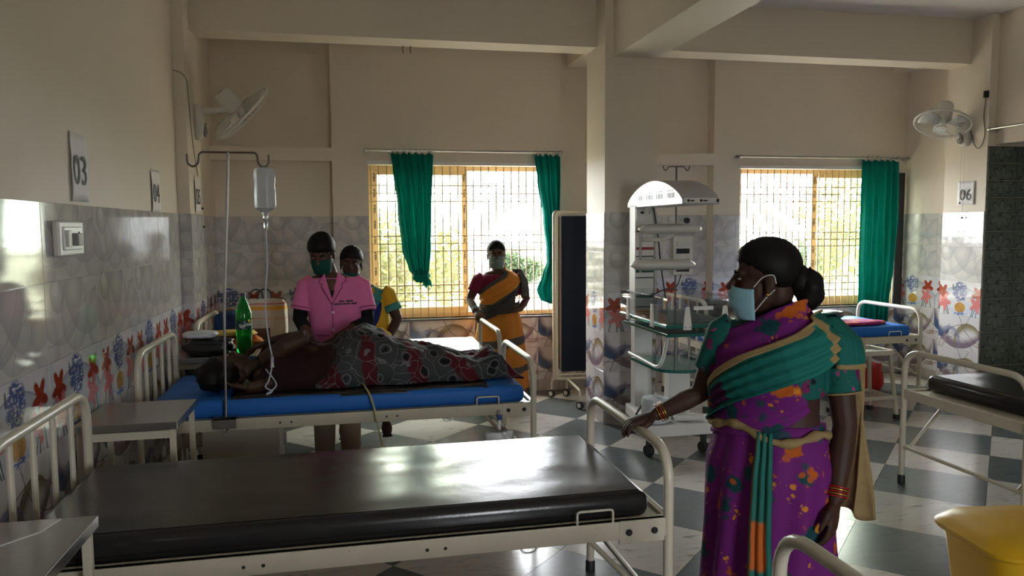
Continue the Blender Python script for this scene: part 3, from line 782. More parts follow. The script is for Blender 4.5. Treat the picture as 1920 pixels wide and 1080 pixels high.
# white sack with orange bands
def sack_mat():
    m = M('white_sack_with_orange_bands', (.7, .66, .58), .7); x, y, z = m.xyz('Object'); n = m.noise(8, 4)
    zz = z+(n-.5)*.02; c = m.mix(n, (.52, .48, .40), (.68, .64, .55))
    c = m.mix((zz-.135).abs().ss(.018, .012), c, (.75, .36, .03)); c = m.mix((zz-.055).abs().ss(.005, .003)*.7, c, (.65, .25, .05))
    c = m.mix((zz-.168).abs().ss(.006, .003), c, (.45, .08, .12)); c = m.mix(((zz+.07).abs().ss(.05, .045))*((x+.02).abs().ss(.09, .085)), c, m.mix(n, (.02, .02, .02), (.25, .12, .06)))
    m.color(c); return m.m
t = thing('carry_sack', 'white carry sack with orange bands and dark handles leaning at the window wall', 'bag', (-.70, 6.40, .70))
sk = bundle('sack_body', None, None, sack_mat(), (0, 0, 0), (.195, .075, .205), 23, .07, e=.30); sk.parent = t
for y in (-.03, .03):
    g = G(); g.tube(spline([(-.10, y, .37), (-.085, y, .43), (-.045, y, .455), (.0, y, .43), (.01, y, .37)] if y > 0 else [(-.03, y, .37), (-.01, y, .44), (.03, y, .46), (.07, y, .44), (.085, y, .37)], 5), .006, 7); g.build('handle', MT_DARK, t, smooth=True)

# ------------------------------------------------------------------ signs, socket, wires on the walls
MT_PAPER = flat('paper_sheet', (.82, .81, .83), .7, vary=.05)
def sign(num, loc, rot, w=.20, h=.30, label='', sz=.17):
    t = thing('number_sign', label, 'sign', loc, rot, 'bed number sheets')
    def f(u, v): return ((u-.5)*w, -.003-.006*(abs(u-.5)*2)**3*(1 if v > .6 else .3)-.004*math.sin(v*5), (v-.5)*h)
    g = G(); g.grid(f, 9, 9); p = g.build('paper', MT_PAPER, t, 'all'); sd = p.modifiers.new('t', 'SOLIDIFY'); sd.thickness = .0008
    lettering(num, sz, MT_BLACKINK, p, Matrix.Translation((0, -.0105, -.02)) @ Matrix.Rotation(PI/2, 4, 'X'))
sign('03', (XL+.002, 3.86, 1.925), PI/2, .22, .31, 'paper sheet numbered 03 on the wall above the socket', .19)
sign('04', (XL+.002, 5.27, 1.885), PI/2, .20, .27, 'paper sheet numbered 04 on the painted wall near the fan pillar', .17)
sign('05', (-1.124, 6.22, 1.90), PI/2, .20, .27, 'paper sheet numbered 05 below the wall fan with its back to us', .17)
sign('06', (XRC-.002, 6.17, 1.93), -PI/2, .20, .22, 'paper sheet numbered 06 beneath the wall fan by the doorway', .15)
t = thing('socket_plate', 'white switch and socket plate on the swirl tiles under number 03', 'socket', (XL+TT+.001, 3.63, 1.605), PI/2)
g = G(); g.box(-.15, .15, -.028, 0, -.075, .075); g.build('plate', MT_PLASTIC, t, bevel=.008)
g = G(); g.box(-.11, .11, -.034, -.026, -.05, .05); ins = g.build('insert', MT_WHITE, t, bevel=.004)
g = G(); g.box(-.085, -.045, -.044, -.032, -.035, .035); g.build('switch_rocker', MT_PLASTIC, ins, bevel=.003)
g = G(); g.box(-.025, .03, -.062, -.032, -.032, .022); g.build('plug', flat('grey_plug', (.28, .27, .25), .5), ins, bevel=.004)
for (x, z) in ((.07, .022), (.058, -.015), (.082, -.015)):
    g = G(); g.lathe([(.007, 0), (.007, .003)], 8, (x, -.0335, z), (0, -1, 0)); g.build('socket_hole', MT_DARK, ins)

# ------------------------------------------------------------------ wall fans
def cage_pts(r, z, n=40): return [(r*math.cos(2*PI*k/n), r*math.sin(2*PI*k/n), z) for k in range(n)]
def wall_fan(label, loc, rotz, axis, pivot, r=.235, tone=None):
    """local: wall at x=0, out of the wall is +x"""
    t = thing('wall_fan', label, 'fan', loc, rotz, 'white wall fans')
    g = G(); rr = []
    for (z, ry, x1) in ((-.135, .03, .03), (-.12, .052, .055), (-.05, .062, .075), (.05, .058, .07), (.10, .045, .06), (.125, .028, .04)):
        rr.append([(max(0, x1*(.55+.45*math.cos(a)) if abs(a) < PI/2+.01 else 0), ry*math.sin(a), z) for a in (2*PI*k/16-PI for k in range(16))])
    g.loft(rr); base = g.build('base', MT_PLASTIC, t, smooth='all')
    g = G(); g.ball((.068, 0, -.06), (.018, .038, .058)); dial = g.build('dial_plate', flat('grey_plastic', (.22, .21, .20), .4), base, smooth='all')
    g = G(); g.lathe([(.020, 0), (.020, .012), (.012, .016)], 14, (.082, 0, -.045), (1, 0, 0)); g.build('knob', MT_WHITE, base, smooth=True)
    piv = Vector(pivot)
    g = G(); g.tube([(.03, 0, .075), (piv.x*.6, piv.y*.6, .085), tuple(piv)], [.032, .026, .024], 12); arm = g.build('arm', MT_PLASTIC, t, smooth='all')
    g = G(); g.lathe([(.012, 0), (.012, .006)], 10, piv+Vector((0, -.026, 0)), (0, -1, 0)); g.build('pivot_bolt', MT_DARK, arm)
    ax = Vector(axis).normalized(); mt = Vector((0, 0, 1)).rotation_difference(ax).to_matrix().to_4x4(); mt.translation = piv+ax*.0+Vector((0, 0, .04))
    hd = bpy.data.objects.new('fan_head', None)
    g = G(); g.lathe([(.02, -.115), (.058, -.11), (.066, -.09), (.068, .02), (.060, .05), (.03, .06)], 20); mo = g.build('motor', MT_PLASTIC, t, smooth=True); mo.matrix_local = mt
    g = G(); g.lathe([(.022, -.118), (.022, -.113)], 12); x = g.build('motor_cap', flat('grey_plastic_b', (.3, .29, .28), .4), mo)
    g = G(); z0, z1 = .05, .15
    g.tube(cage_pts(r, .10), .009, 8, closed=True)
    for k in range(44):
        a = 2*PI*k/44; c, s_ = math.cos(a), math.sin(a)
        g.tube([(.06*c, .06*s_, z0), (r*.75*c, r*.75*s_, z0), (r*.97*c, r*.97*s_, z0+.02), (r*c, r*s_, .10), (r*.97*c, r*.97*s_, z1-.02), (r*.75*c, r*.75*s_, z1), (.05*c, .05*s_, z1+.006)], .0012, 4)
    for rad, z in ((.12, z0), (.17, z0), (.12, z1), (.17, z1)): g.tube(cage_pts(rad, z, 30), .0014, 4, closed=True)
    cg = g.build('wire_cage', MT_PLASTIC, t, smooth='all'); cg.matrix_local = mt
    g = G(); g.lathe([(.045, 0), (.048, .008), (.03, .014)], 20, (0, 0, z1)); em = g.build('emblem', MT_WHITE, cg, smooth=True)
    for k in range(3):
        a0 = 2*PI*k/3
        def bl(u, v, a0=a0):
            rad = lerp(.035, r*.88, v); a = a0+(u-.5)*(1.15-.25*v)+.35*v
            return (rad*math.cos(a), rad*math.sin(a), .095+(u-.5)*.05*(1-.4*v))
        g = G(); g.grid(bl, 8, 8); b = g.build('blade', flat('fan_blade', (.60, .60, .58), .35), t, 'all'); b.matrix_local = mt
        b.modifiers.new('t', 'SOLIDIFY').thickness = .003
    g = G(); g.lathe([(.03, .06), (.034, .07), (.034, .11), (.02, .12)], 14); h = g.build('hub', MT_PLASTIC, t, smooth=True); h.matrix_local = mt
    for y in (-.02, .015):
        g = G(); L = .52 if y < 0 else .66
        g.tube([(.03, y, -.13), (.03, y+.004, -.13-L)], .0016, 5); pc = g.build('pull_cord', MT_WHITE, t)
        g = G(); g.ball((.03, y+.004, -.14-L), .009, 8, 6); g.build('cord_bead', MT_DARK, pc)
    return t
wall_fan('white wall fan showing its motor back, on the pillar above number 05', (-1.126, 6.28, 2.46), 0, (.68, .30, -.66), (.27, -.02, .10), .27)
wall_fan('white wall fan with its front grille in view, above number 06', (XRC, 6.20, 2.50), PI, (.36, .24, -.90), (.25, 0, .12), .235)
g = G(); g.tube(spline([(XL+.01, 5.90, 2.77), (-1.14, 5.93, 2.75), (-1.118, 5.98, 2.70), (-1.118, 6.0, 2.62), (-1.116, 6.08, 2.3), (-1.115, 6.2, 2.1), (-1.116, 6.24, 2.05)], 5), .0035, 6)
tag(g.build('fan_cable', flat('grey_cable', (.22, .20, .18), .6)), 'thin grey cable running to the fan above number 05', 'cable')
g = G(); g.tube(spline([(XRC-.008, 5.98, 2.80), (XRC-.006, 6.0, 2.62), (XRC-.006, 5.98, 2.45), (XRC-.012, 6.02, 2.34), (XRC-.012, 6.08, 2.36), (XRC-.008, 6.14, 2.50)], 6), .0035, 6)
tag(g.build('fan_cable', flat('dark_cable', (.10, .09, .08), .6)), 'dark cable looping down beside the doorway to the fan above number 06', 'cable')
t = thing('cable_box', 'small dark clamp box where the cable leaves the wall by the doorway', 'box', (XRC-.002, 5.97, 2.80)); g = G(); g.box(-.03, 0, -.015, .02, -.02, .04); g.build('box_body', MT_DARK, t, bevel=.004)
# ceiling hooks of the cross beam
for x in (.47, .53):
    g = G(); g.tube(spline([(x, 6.40, 3.13), (x-.008, 6.40, 3.09), (x, 6.40, 3.06)], 4), .004, 6)
    tag(g.build('iron_hook', MT_ROD), 'small bent iron hook hanging under the cross beam', 'hook', 'hooks under the beam')

# ------------------------------------------------------------------ curtain rods and curtains
def rod(label, a, b, r=.011):
    t = thing('curtain_rod', label, 'curtain rod', tuple(a)); d = Vector(b)-Vector(a)
    g = G(); g.tube([(0, 0, 0), tuple(d)], r, 12); g.build('rod', MT_STEEL, t, smooth=True)
    n = Vector((0, 1, 0)) if abs(d.x) > abs(d.y) else Vector((1, 0, 0))
    for p in (Vector((0, 0, 0)), d):
        g = G(); g.tube([tuple(p), tuple(p+n*.07)], .009, 8).lathe([(.022, 0), (.022, .006)], 14, p+n*.068, n).lathe([(.016, -.012), (.018, 0), (.016, .012)], 14, p, d); g.build('bracket', MT_STEEL, t, smooth=True)
    return t
rod('steel curtain rod over the first window with a knotted curtain', (.168, YB-.085, 2.362), (2.045, YB-.085, 2.362))
rod('steel curtain rod over the window with one straight curtain', (3.955, YB-.085, 2.352), (5.93, YB-.085, 2.352))
rod('steel curtain rod above the dark tiled doorway', (XRD-.085, 5.93, 2.495), (XRD-.085, 4.6, 2.495))
def curtain(label, prof, y=YB-.085, folds=7, amp=.028, z0=2.345, rings=8, tail=None):
    """prof: list of (z, xa, xb) from the top down"""
    t = thing('curtain', label, 'curtain')
    zs = [p[0] for p in prof]
    def at(z):
        for k in range(len(prof)-1):
            if prof[k][0] >= z >= prof[k+1][0]:
                q = (prof[k][0]-z)/(prof[k][0]-prof[k+1][0]); q = q*q*(3-2*q); return lerp(prof[k][1], prof[k+1][1], q), lerp(prof[k][2], prof[k+1][2], q)
        return prof[-1][1:]
    w0 = prof[0][2]-prof[0][1]
    def f(u, v):
        z = lerp(zs[0], zs[-1], v); a, b = at(z); w = b-a
        ph = u*folds*2*PI+.7*math.sin(3*v+u*4)
        am = amp*(1.0+.5*(1-min(1, w/w0)))*(.55+.45*min(1, v*6))
        return (lerp(a, b, u)+.006*math.sin(ph*.5+v*5), y+am*math.sin(ph)+.01*math.sin(v*7+u*9), z+(.012*math.sin(ph) if v == 0 else 0))
    g = G(); g.grid(f, folds*12, 40); c = g.build('cloth', MT_TEAL, t, 'all')
    c.modifiers.new('t', 'SOLIDIFY').thickness = .0025
    for k in range(rings):
        x = lerp(prof[0][1]+.01, prof[0][2]-.01, k/(rings-1))
        g = G(); g.tube([(x, y+.020*math.cos(q), 2.357+.020*math.sin(q)) for q in (2*PI*j/14 for j in range(14))], .003, 6, closed=True); g.build('curtain_ring', MT_WHITE, t, smooth=True)
    return t
c1 = curtain('teal curtain knotted into a bunch before the sliding panel', [(2.335, .395, .79), (2.2, .41, .785), (1.8, .45, .77), (1.45, .49, .755), (1.25, .55, .735), (1.17, .61, .71)], folds=7, rings=9)
def knot(t, c, r, seed):
    g = G(); rr = []
    for i in range(17):
        a = -PI/2+PI*i/16; ring = []
        for j in range(24):
            th = 2*PI*j/24; d = Vector((math.cos(a)*math.cos(th), math.cos(a)*math.sin(th), math.sin(a))); k = 1+.30*mnoise.noise(d*2.5+Vector((seed, 0, 0)))+.10*math.sin(th*5+a*6)
            ring.append(Vector(c)+Vector((d.x*r[0], d.y*r[1], d.z*r[2]))*k)
        rr.append(ring)
    g.loft(rr); g.build('knot', MT_TEAL, t, 'all')
knot(c1, (.665, YB-.085, 1.18), (.075, .05, .06), 1)
def ctail(t, path, w, name='loose_end'):
    P = spline(path, 8); n = len(P)
    def f(u, v):
        i = min(n-1, int(v*(n-1))); p = P[i]; ww = w*(.35+.65*v); return (p.x+(u-.5)*ww, p.y+.022*math.sin(u*15+v*5), p.z+.012*math.sin(u*11))
    g = G(); g.grid(f, 28, 18); o = g.build(name, MT_TEAL, t, 'all'); o.modifiers.new('t', 'SOLIDIFY').thickness = .003
ctail(c1, [(.68, YB-.09, 1.19), (.715, YB-.10, 1.15), (.715, YB-.10, 1.085)], .10)
c2 = curtain('teal curtain tied at its waist beside the blue folding screen', [(2.335, 1.775, 2.03), (2.1, 1.80, 2.03), (1.7, 1.86, 2.025), (1.4, 1.895, 2.02), (1.29, 1.90, 2.015), (1.18, 1.86, 2.015), (1.02, 1.80, 2.02), (.93, 1.83, 2.02), (.885, 1.93, 2.02)], folds=5, rings=5, amp=.022)
c3 = curtain('straight teal curtain at the right edge of the second window', [(2.325, 5.37, 5.815), (1.8, 5.375, 5.80), (1.2, 5.37, 5.785), (.8, 5.38, 5.75), (.45, 5.38, 5.74)], folds=6, rings=8, amp=.025)
g = G(); g.box(5.83, 5.93, YB-.05, YB-.03, .75, 2.2); tag(g.build('insect_screen', MT_DARK), 'narrow black mesh strip leaning between the straight curtain and the wall corner', 'screen strip')

# ------------------------------------------------------------------ folding ward screen behind the pillar
MT_NAVY = cloth('navy_screen_cloth', (.004, .008, .018), (.008, .014, .03), .7, 5., .1)
t = thing('ward_screen', 'folding ward screen with dark navy cloth and cream frame on castors', 'screen', (1.90, 6.92, 0))
def screen_panel(ang, L, off):
    c, s = math.cos(ang), math.sin(ang); ox, oy = off
    P = lambda u, z: (ox+c*u, oy+s*u, z)
    g = G(); g.tube(fillet([P(0, .20), P(0, 1.78), P(L, 1.78), P(L, .20)], .06, 5)+[P(0, .20)], .016, 10); fr = g.build('panel_frame', MT_CREAM, t, smooth=True)
    g = G(); n = Vector((-s, c, 0))*.003
    a, b = Vector(P(.045, .27)), Vector(P(L-.035, .27)); d = Vector((0, 0, 1.47))
    g.prism([a-n, b-n, b-n+d, a-n+d], n*2); g.build('cloth_panel', MT_NAVY, fr)
    g = G(); g.tube([P(0, .20), P(L, .20)], .013, 8).tube([P(0, .24), P(L, .24)], .008, 8); g.build('lower_rail', MT_CREAM, fr, smooth=True)
screen_panel(math.radians(-4), .33, (0, 0)); screen_panel(math.radians(58), .20, (-.02, .02))
for (x0, y0, x1, y1) in ((0, 0, -.02, .12), (.06, 0, .13, .12), (.10, 0, .10, -.42)):
    g = G(); g.tube(fillet([(x0, y0, .20), (x1, y1, .17), (x1, y1, .075)], .06, 5), .011, 8); g.build('castor_leg', MT_CREAM, t, smooth=True)
    g = G(); g.lathe([(.012, -.016), (.034, -.016), (.037, -.01), (.037, .01), (.034, .016), (.012, .016)], 18, (x1, y1, .037), (.8, .6, 0)); w = g.build('castor_wheel', MT_DARK, t, smooth=True)
    g = G(); g.lathe([(.008, -.018), (.022, -.018), (.022, .018), (.008, .018)], 14, (x1, y1, .037), (.8, .6, 0)); g.build('wheel_hub', MT_WHITE, w, smooth=True)

# ------------------------------------------------------------------ infant warmer in front of the pillar
MT_HOOD = flat('satin_silver_hood', (.55, .56, .57), .38, .75, vary=.06)
gg = M('green_edged_glass', (.03, .17, .14), .1, Transmission_Weight=.25); MT_GGLASS = gg.m
ac = M('clear_acrylic', (.93, .95, .95), .03); _t = ac.node('ShaderNodeBsdfTransparent'); _t.inputs[0].default_value = (.97, .98, .98, 1)
_g = ac.node('ShaderNodeBsdfGlossy'); _g.inputs['Roughness'].default_value = .03; _x = ac.node('ShaderNodeMixShader'); _fr = ac.node('ShaderNodeFresnel'); _fr.inputs[0].default_value = 1.35
ac.nt.links.new((S(ac.nt, _fr.outputs[0])*.45+.02).k, _x.inputs[0])
ac.nt.links.new(_t.outputs[0], _x.inputs[1]); ac.nt.links.new(_g.outputs[0], _x.inputs[2]); ac.nt.links.new(_x.outputs[0], ac.nt.nodes['Material Output'].inputs['Surface']); MT_ACRYL = ac.m
t = thing('infant_warmer', 'infant warmer with silver arched hood, clear cot and white pillars', 'infant warmer', (2.30, 5.25, 0))
ox, oy = 2.30, 5.25
def wb(name, x0, x1, y0, y1, z0, z1, mt, par=None, bev=.006):
    g = G(); g.box(x0-ox, x1-ox, y0-oy, y1-oy, z0, z1); return g.build(name, mt, par or t, bevel=bev)
def ln(p): return (p[0]-ox, p[1]-oy, p[2])
wb('base_bar', 2.02, 2.53, 4.97, 5.10, .15, .235, MT_WHITE); 
g = G(); g.prism([ln(p) for p in ((2.13, 5.70, .15), (2.34, 5.70, .15), (2.40, 5.0, .15), (2.06, 5.0, .15))], (0, 0, .085)); g.build('base_plate', MT_WHITE, t, bevel=.01)
g = G(); g.prism([ln(p) for p in ((2.26, 5.05, .235), (2.52, 5.00, .235), (2.42, 5.12, .235), (2.28, 5.12, .235))], (0, 0, .05)); g.build('base_wedge', MT_WHITE, t, bevel=.02)
for (x, y) in ((2.06, 5.03), (2.48, 5.03), (2.18, 5.64), (2.32, 5.64)):
    wb('castor_fork', x-.02, x+.02, y-.015, y+.015, .05, .15, MT_DARK)
    g = G(); g.lathe([(.012, -.02), (.040, -.02), (.043, -.01), (.043, .01), (.040, .02), (.012, .02)], 18, ln((x, y, .043)), (1, .3, 0)); g.build('castor_wheel', MT_DARK, t, smooth=True)
wb('pillar', 2.159, 2.305, 5.57, 5.66, .20, .95, MT_WHITE); wb('pillar', 2.257, 2.42, 5.13, 5.23, .235, .62, MT_WHITE)
pan = wb('instrument_column', 2.150, 2.302, 5.55, 5.68, .95, 1.80, MT_PLASTIC)
for k, (z, mt, h) in enumerate(((1.73, MT_WHITE, .09), (1.60, MT_DARK, .008), (1.47, flat('red_plate', (.30, .02, .02), .4), .02), (1.41, MT_DARK, .008), (1.30, flat('dark_green_plate', (.01, .10, .06), .4), .03), (1.245, MT_DARK, .008), (1.10, flat('green_plate', (.01, .16, .09), .4), .022), (1.02, MT_DARK, .008))):
    wb('panel_strip', 2.154, 2.298, 5.540, 5.552, z-h/2, z+h/2, mt, pan, .001)
mk = G(); mk.ball(ln((2.20, 5.539, 1.745)), (.016, .002, .010)).box(2.222-ox, 2.262-ox, 5.538-oy, 5.541-oy, 1.742, 1.749); mk.build('printed_mark', MT_BLACKINK, pan)
wb('column_edge', 2.303, 2.318, 5.56, 5.66, .95, 1.80, MT_STEEL, pan, .002)
# hood
def arc_yz(y0, y1, z0, h, n=18, x=0): return [(x, lerp(y0, y1, k/n), z0+.035+(h-.035)*math.sin(PI*k/n)**.75) for k in range(n+1)]
prof = [(0, 4.72-oy, 1.785)]+[(0, y-oy, z) for (_, y, z) in arc_yz(4.72, 5.74, 1.785, .185)]+[(0, 5.74-oy, 1.785)]
g = G(); n = len(prof); x0, x1 = 2.155-ox, 2.425-ox
g.prism([(x0, p[1], p[2]) for p in prof], (x1-x0, 0, 0)); hood = g.build('hood', MT_HOOD, t, bevel=.006)
for c in (4.86, 5.05, 5.24, 5.43):
    g = G()
    for k in range(5): g.box(x0-.002, x0+.002, c-oy+k*.024-.004, c-oy+k*.024+.004, 1.832, 1.868).box(x0-.002, x0+.002, c-oy+k*.024-.004, c-oy+k*.024+.004, 1.878, 1.886)
    g.build('vent_slots', MT_DARK, hood)
wb('end_panel', 2.165, 2.42, 4.712, 4.722, 1.79, 1.826, MT_PLASTIC, hood, .002)
for (xa, xb) in ((2.195, 2.235), (2.285, 2.33)):
    mk = G(); mk.ball(ln((xa, 4.711, 1.808)), (.010, .002, .009)).box(xa+.014-ox, xb-ox, 4.710-oy, 4.713-oy, 1.803, 1.812); mk.build('printed_mark', MT_BLACKINK, hood)
wb('switch', 2.395, 2.412, 4.707, 4.714, 1.797, 1.82, MT_DARK, hood, .002)
g = G(); g.tube([ln((2.23, 5.60, 1.70)), ln((2.25, 5.50, 1.84))], .03, 10); g.build('hood_bracket', MT_WHITE, t, smooth=True)
# white lamp arms
def capsule(name, x0, x1, y, z, hy, hz, mt):
    g = G(); rr = []
    for k in range(13):
        u = k/12; e = (1-abs(2*u-1)**6)**.5 if 0 < u < 1 else .25
        rr.append([ln((lerp(x0, x1, u), y+hy*e*math.cos(a), z+hz*e*math.sin(a))) for a in (2*PI*j/16 for j in range(16))])
    g.loft(rr); return g.build(name, mt, t, smooth='all')
capsule('lamp_arm', 2.09, 2.58, 5.32, 1.62, .085, .038, MT_PLASTIC); capsule('lamp_arm', 2.03, 2.53, 5.32, 1.355, .10, .042, MT_PLASTIC)
g = G(); g.tube([ln((2.10, 5.32, 1.30)), ln((2.10, 5.32, 1.60))], .010, 8); g.build('lamp_rod', MT_STEEL, t, smooth=True)
g = G(); g.tube(fillet([ln((2.20, 5.55, 1.54)), ln((2.32, 5.40, 1.54)), ln((2.42, 5.36, 1.60))], .05, 4), .016, 8); g.build('lamp_bracket', MT_PLASTIC, t, smooth=True)
g = G(); g.lathe([(.006, 0), (.006, .03), (.022, .032), (.022, .05)], 12, ln((2.40, 5.22, 1.68)), (0, -1, 0)); g.build('lamp_knob', MT_DARK, t)
mn = wb('monitor', 2.54, 2.71, 5.72, 5.80, 1.25, 1.56, MT_PLASTIC)
for (z, h, mt) in ((1.50, .03, MT_WHITE), (1.44, .04, MT_DARK), (1.36, .035, flat('lcd_green', (.01, .09, .05), .2)), (1.29, .03, MT_DARK)): wb('display', 2.565, 2.675, 5.712, 5.722, z-h/2, z+h/2, mt, mn, .002)
g = G(); g.tube(spline([ln(p) for p in ((2.27, 5.52, 1.85), (2.31, 5.50, 1.60), (2.33, 5.48, 1.35), (2.35, 5.45, 1.15), (2.36, 5.42, 1.00))], 6), .006, 6); g.build('cable', MT_DARK, t)
g = G(); g.tube(spline([ln(p) for p in ((2.62, 5.74, 1.25), (2.52, 5.62, 1.16), (2.36, 5.50, 1.15), (2.24, 5.48, 1.10))], 6), .005, 6); g.build('cable', MT_DARK, t)
# cot
tray = wb('cot_tray', 2.02, 2.54, 4.66, 5.54, .965, .99, MT_GGLASS, None, .004); wb('lower_tray', 2.04, 2.54, 4.68, 5.50, .905, .928, MT_GGLASS, None, .004)
wb('cot_pad', 2.05, 2.51, 4.70, 5.50, .99, 1.002, MT_ACRYL, tray, .003)
for (a, b, c, d) in ((2.025, 2.031, 4.665, 5.535), (2.525, 2.531, 4.665, 5.535), (2.031, 2.525, 4.665, 4.671), (2.031, 2.525, 5.529, 5.535)):
    wb('acrylic_wall', a, b, c, d, .99, 1.165, MT_ACRYL, None, .0015)
def bracket(p, n):
    n = Vector(n); r = n.cross(Vector((0, 0, 1))); p = Vector(ln(p)); g = G()
    pr = [p-r*.030+Vector((0, 0, -.03)), p+r*.030+Vector((0, 0, -.03)), p+r*.027+Vector((0, 0, .02)), p+r*.013+Vector((0, 0, .125)), p-r*.013+Vector((0, 0, .125)), p-r*.027+Vector((0, 0, .02))]
    g.prism(pr, n*.012); b = g.build('wall_bracket', MT_PLASTIC, t, bevel=.003)
    for k in (-.016, .016):
        g = G(); g.lathe([(.004, 0), (.004, .002)], 8, p+r*k+Vector((0, 0, -.012))+n*.012, n); g.build('screw', MT_DARK, b)
for y in (4.88, 5.34): bracket((2.02, y, .985), (-1, 0, 0))
for x in (2.17, 2.44): bracket((x, 4.66, .985), (0, -1, 0))
wb('name_tape', 2.22, 2.36, 4.664, 4.6665, 1.085, 1.11, MT_WHITE, None, 0)
# round shelf and bent handles
pl = [ln((x, y, .655)) for (x, y) in [(2.02, 5.30), (2.02, 4.90)]+[(2.20+.18*math.cos(a), 4.86-.16*math.sin(a), ) for a in (PI-PI*k/14 for k in range(15))]+[(2.46, 4.92), (2.46, 5.30)]]
g = G(); g.prism(pl, (0, 0, .022)); g.build('glass_shelf', MT_GGLASS, t, bevel=.003)
for x in (2.03, 2.47):
    g = G(); g.tube(fillet([ln((x, 5.35, .70)), ln((x, 4.76, .68)), ln((x+.10*(1 if x < 2.3 else -1), 4.86, .90))], .10, 7), .013, 10); g.build('bent_handle', MT_WHITE, t, smooth=True)
for x in (2.34, 2.44): g = G(); g.tube([ln((x, 5.20, .66)), ln((x, 5.20, .91))], .010, 8); g.build('tray_post', MT_STEEL, t, smooth=True)
t = thing('suction_jar', 'frosted suction jar with pointed lid on the warmer base', 'jar', (2.13, 5.09, .238))
g = G(); g.lathe([(.095, 0), (.10, .004), (.10, .15), (.092, .172), (.03, .178), (.012, .18), (.006, .21)], 24); g.build('jar_body', flat('frosted_plastic', (.58, .62, .66), .3), t, smooth=True)
g = G(); g.lathe([(.028, 0), (.028, .004)], 16, (.05, -.09, .06), (.45, -.9, 0)); g.build('dial', flat('teal_dial', (.05, .16, .18), .4), t)
g = G(); g.tube(spline([(-.09, .02, .12), (-.13, .03, .05), (-.11, .06, .0)], 5), .008, 6); g.build('hose', MT_DARK, t)
# second drip stand behind the warmer
t = thing('drip_stand', 'iron T hook drip stand rising behind the silver warmer hood', 'drip stand', (2.63, 5.88, 0))
g = G(); g.tube([(0, 0, .03), (0, 0, 2.125)], .008, 8); g.build('pole', MT_ROD, t, smooth=True)
for s in (-1, 1):
    g = G(); g.tube(fillet([(0, 0, 2.125), (s*.07, 0, 2.125), (s*.085, 0, 2.095), (s*.105, 0, 2.095), (s*.118, 0, 2.13)], .015, 4), .005, 6); g.build('hook_arm', MT_ROD, t, smooth=True)
for k in range(4):
    a = k*PI/2+.8; g = G(); g.tube([(0, 0, .10), (.11*math.cos(a), .11*math.sin(a), .012)], .010, 8); g.build('leg', MT_ROD, t)

# ------------------------------------------------------------------ steel stool, bin and things under the far bed
t = thing('steel_stool', 'cream square stool with sunk steel seat before the blue far bed', 'stool', (4.30, 5.72, 0))
for (sx, sy) in ((-1, -1), (1, -1), (1, 1), (-1, 1)):
    g = G(); g.bar((sx*.20, sy*.17, .03), (sx*.15, sy*.13, .56), .026, .026); l = g.build('leg', MT_CREAM, t, bevel=.002)
    g = G(); g.box(sx*.20-.02, sx*.20+.02, sy*.17-.02, sy*.17+.02, 0, .04); g.build('rubber_foot', MT_DARK, l, bevel=.003)
g = G()
for (a, b) in (((-.165, -.145), (.165, -.145)), ((.165, -.145), (.165, .145)), ((.165, .145), (-.165, .145)), ((-.165, .145), (-.165, -.145))): g.bar((*a, .565), (*b, .565), .03, .04)
g.build('seat_frame', MT_CREAM, t, bevel=.002)
g = G(); g.box(-.15, .15, -.13, .13, .552, .560); g.build('seat', MT_STEEL, t)
for z, k in ((.18, .186),):
    for (a, b) in (((-k, -.158), (k, -.158)), ((k, -.158), (k, .158)), ((k, .158), (-k, .158)), ((-k, .158), (-k, -.158))):
        g = G(); g.bar((*a, z), (*b, z), .018, .024); g.build('stretcher', MT_CREAM, t)
MT_BINY = flat('yellow_plastic', (.62, .36, .006), .38, vary=.08)
t = thing('waste_bin', 'yellow plastic waste bin with domed lid', 'bin', (2.66, 2.52, 0), math.radians(-8))
def rr_(hx, hy, z, n=6, k=.10):
    P = []
    for (sx, sy, a0) in ((1, 1, 0), (-1, 1, PI/2), (-1, -1, PI), (1, -1, 1.5*PI)):
        for i in range(n+1):
            a = a0+PI/2*i/n; P.append((sx*(hx-k)+k*math.cos(a), sy*(hy-k)+k*math.sin(a), z))
    return P
g = G(); g.loft([rr_(.19, .17, 0), rr_(.205, .185, .02), rr_(.245, .215, .37)]); g.build('bin_body', MT_BINY, t, smooth=True)
g = G(); g.loft([rr_(.265, .235, .362), rr_(.272, .242, .372), rr_(.272, .242, .385), rr_(.262, .232, .395), rr_(.23, .20, .425), rr_(.12, .10, .440, k=.05)]); lid = g.build('lid', MT_BINY, t, smooth=True)
g = G(); g.box(-.06, .06, -.30, -.262, .365, .385); g.build('lid_tab', MT_BINY, lid, bevel=.004)
t = thing('water_bottle', 'clear plastic water bottle with blue cap under the far blue bed', 'bottle', (4.72, 6.9, .0))
g = G(); g.lathe([(.035, 0), (.045, .005), (.045, .26), (.035, .31), (.014, .345), (.014, .36)], 16); g.build('bottle_body', MT_CLEAR, t, smooth=True)
g = G(); g.lathe([(.017, .352), (.017, .38)], 12); g.build('cap', flat('blue_cap', (.01, .03, .12), .4), t)
bundle('shopping_bag', 'red shopping bag on the floor under the far blue bed', 'bag', cloth('red_bag', (.36, .015, .012), (.55, .03, .02), .4, 12.), (5.02, 6.62, 0), (.13, .10, .15), 33, .25)
bundle('shopping_bag', 'white and brown carry bag lying beside the red shopping bag', 'bag', MT_WPOUCH, (4.60, 6.46, 0), (.15, .12, .08), 37, .3)
bundle('floor_sack', 'pale lumpy sack on the floor at the wall under the far blue bed', 'sack', cloth('pale_sack', (.22, .20, .18), (.34, .31, .28), .8), (4.05, 6.75, 0), (.30, .16, .15), 41, .2)
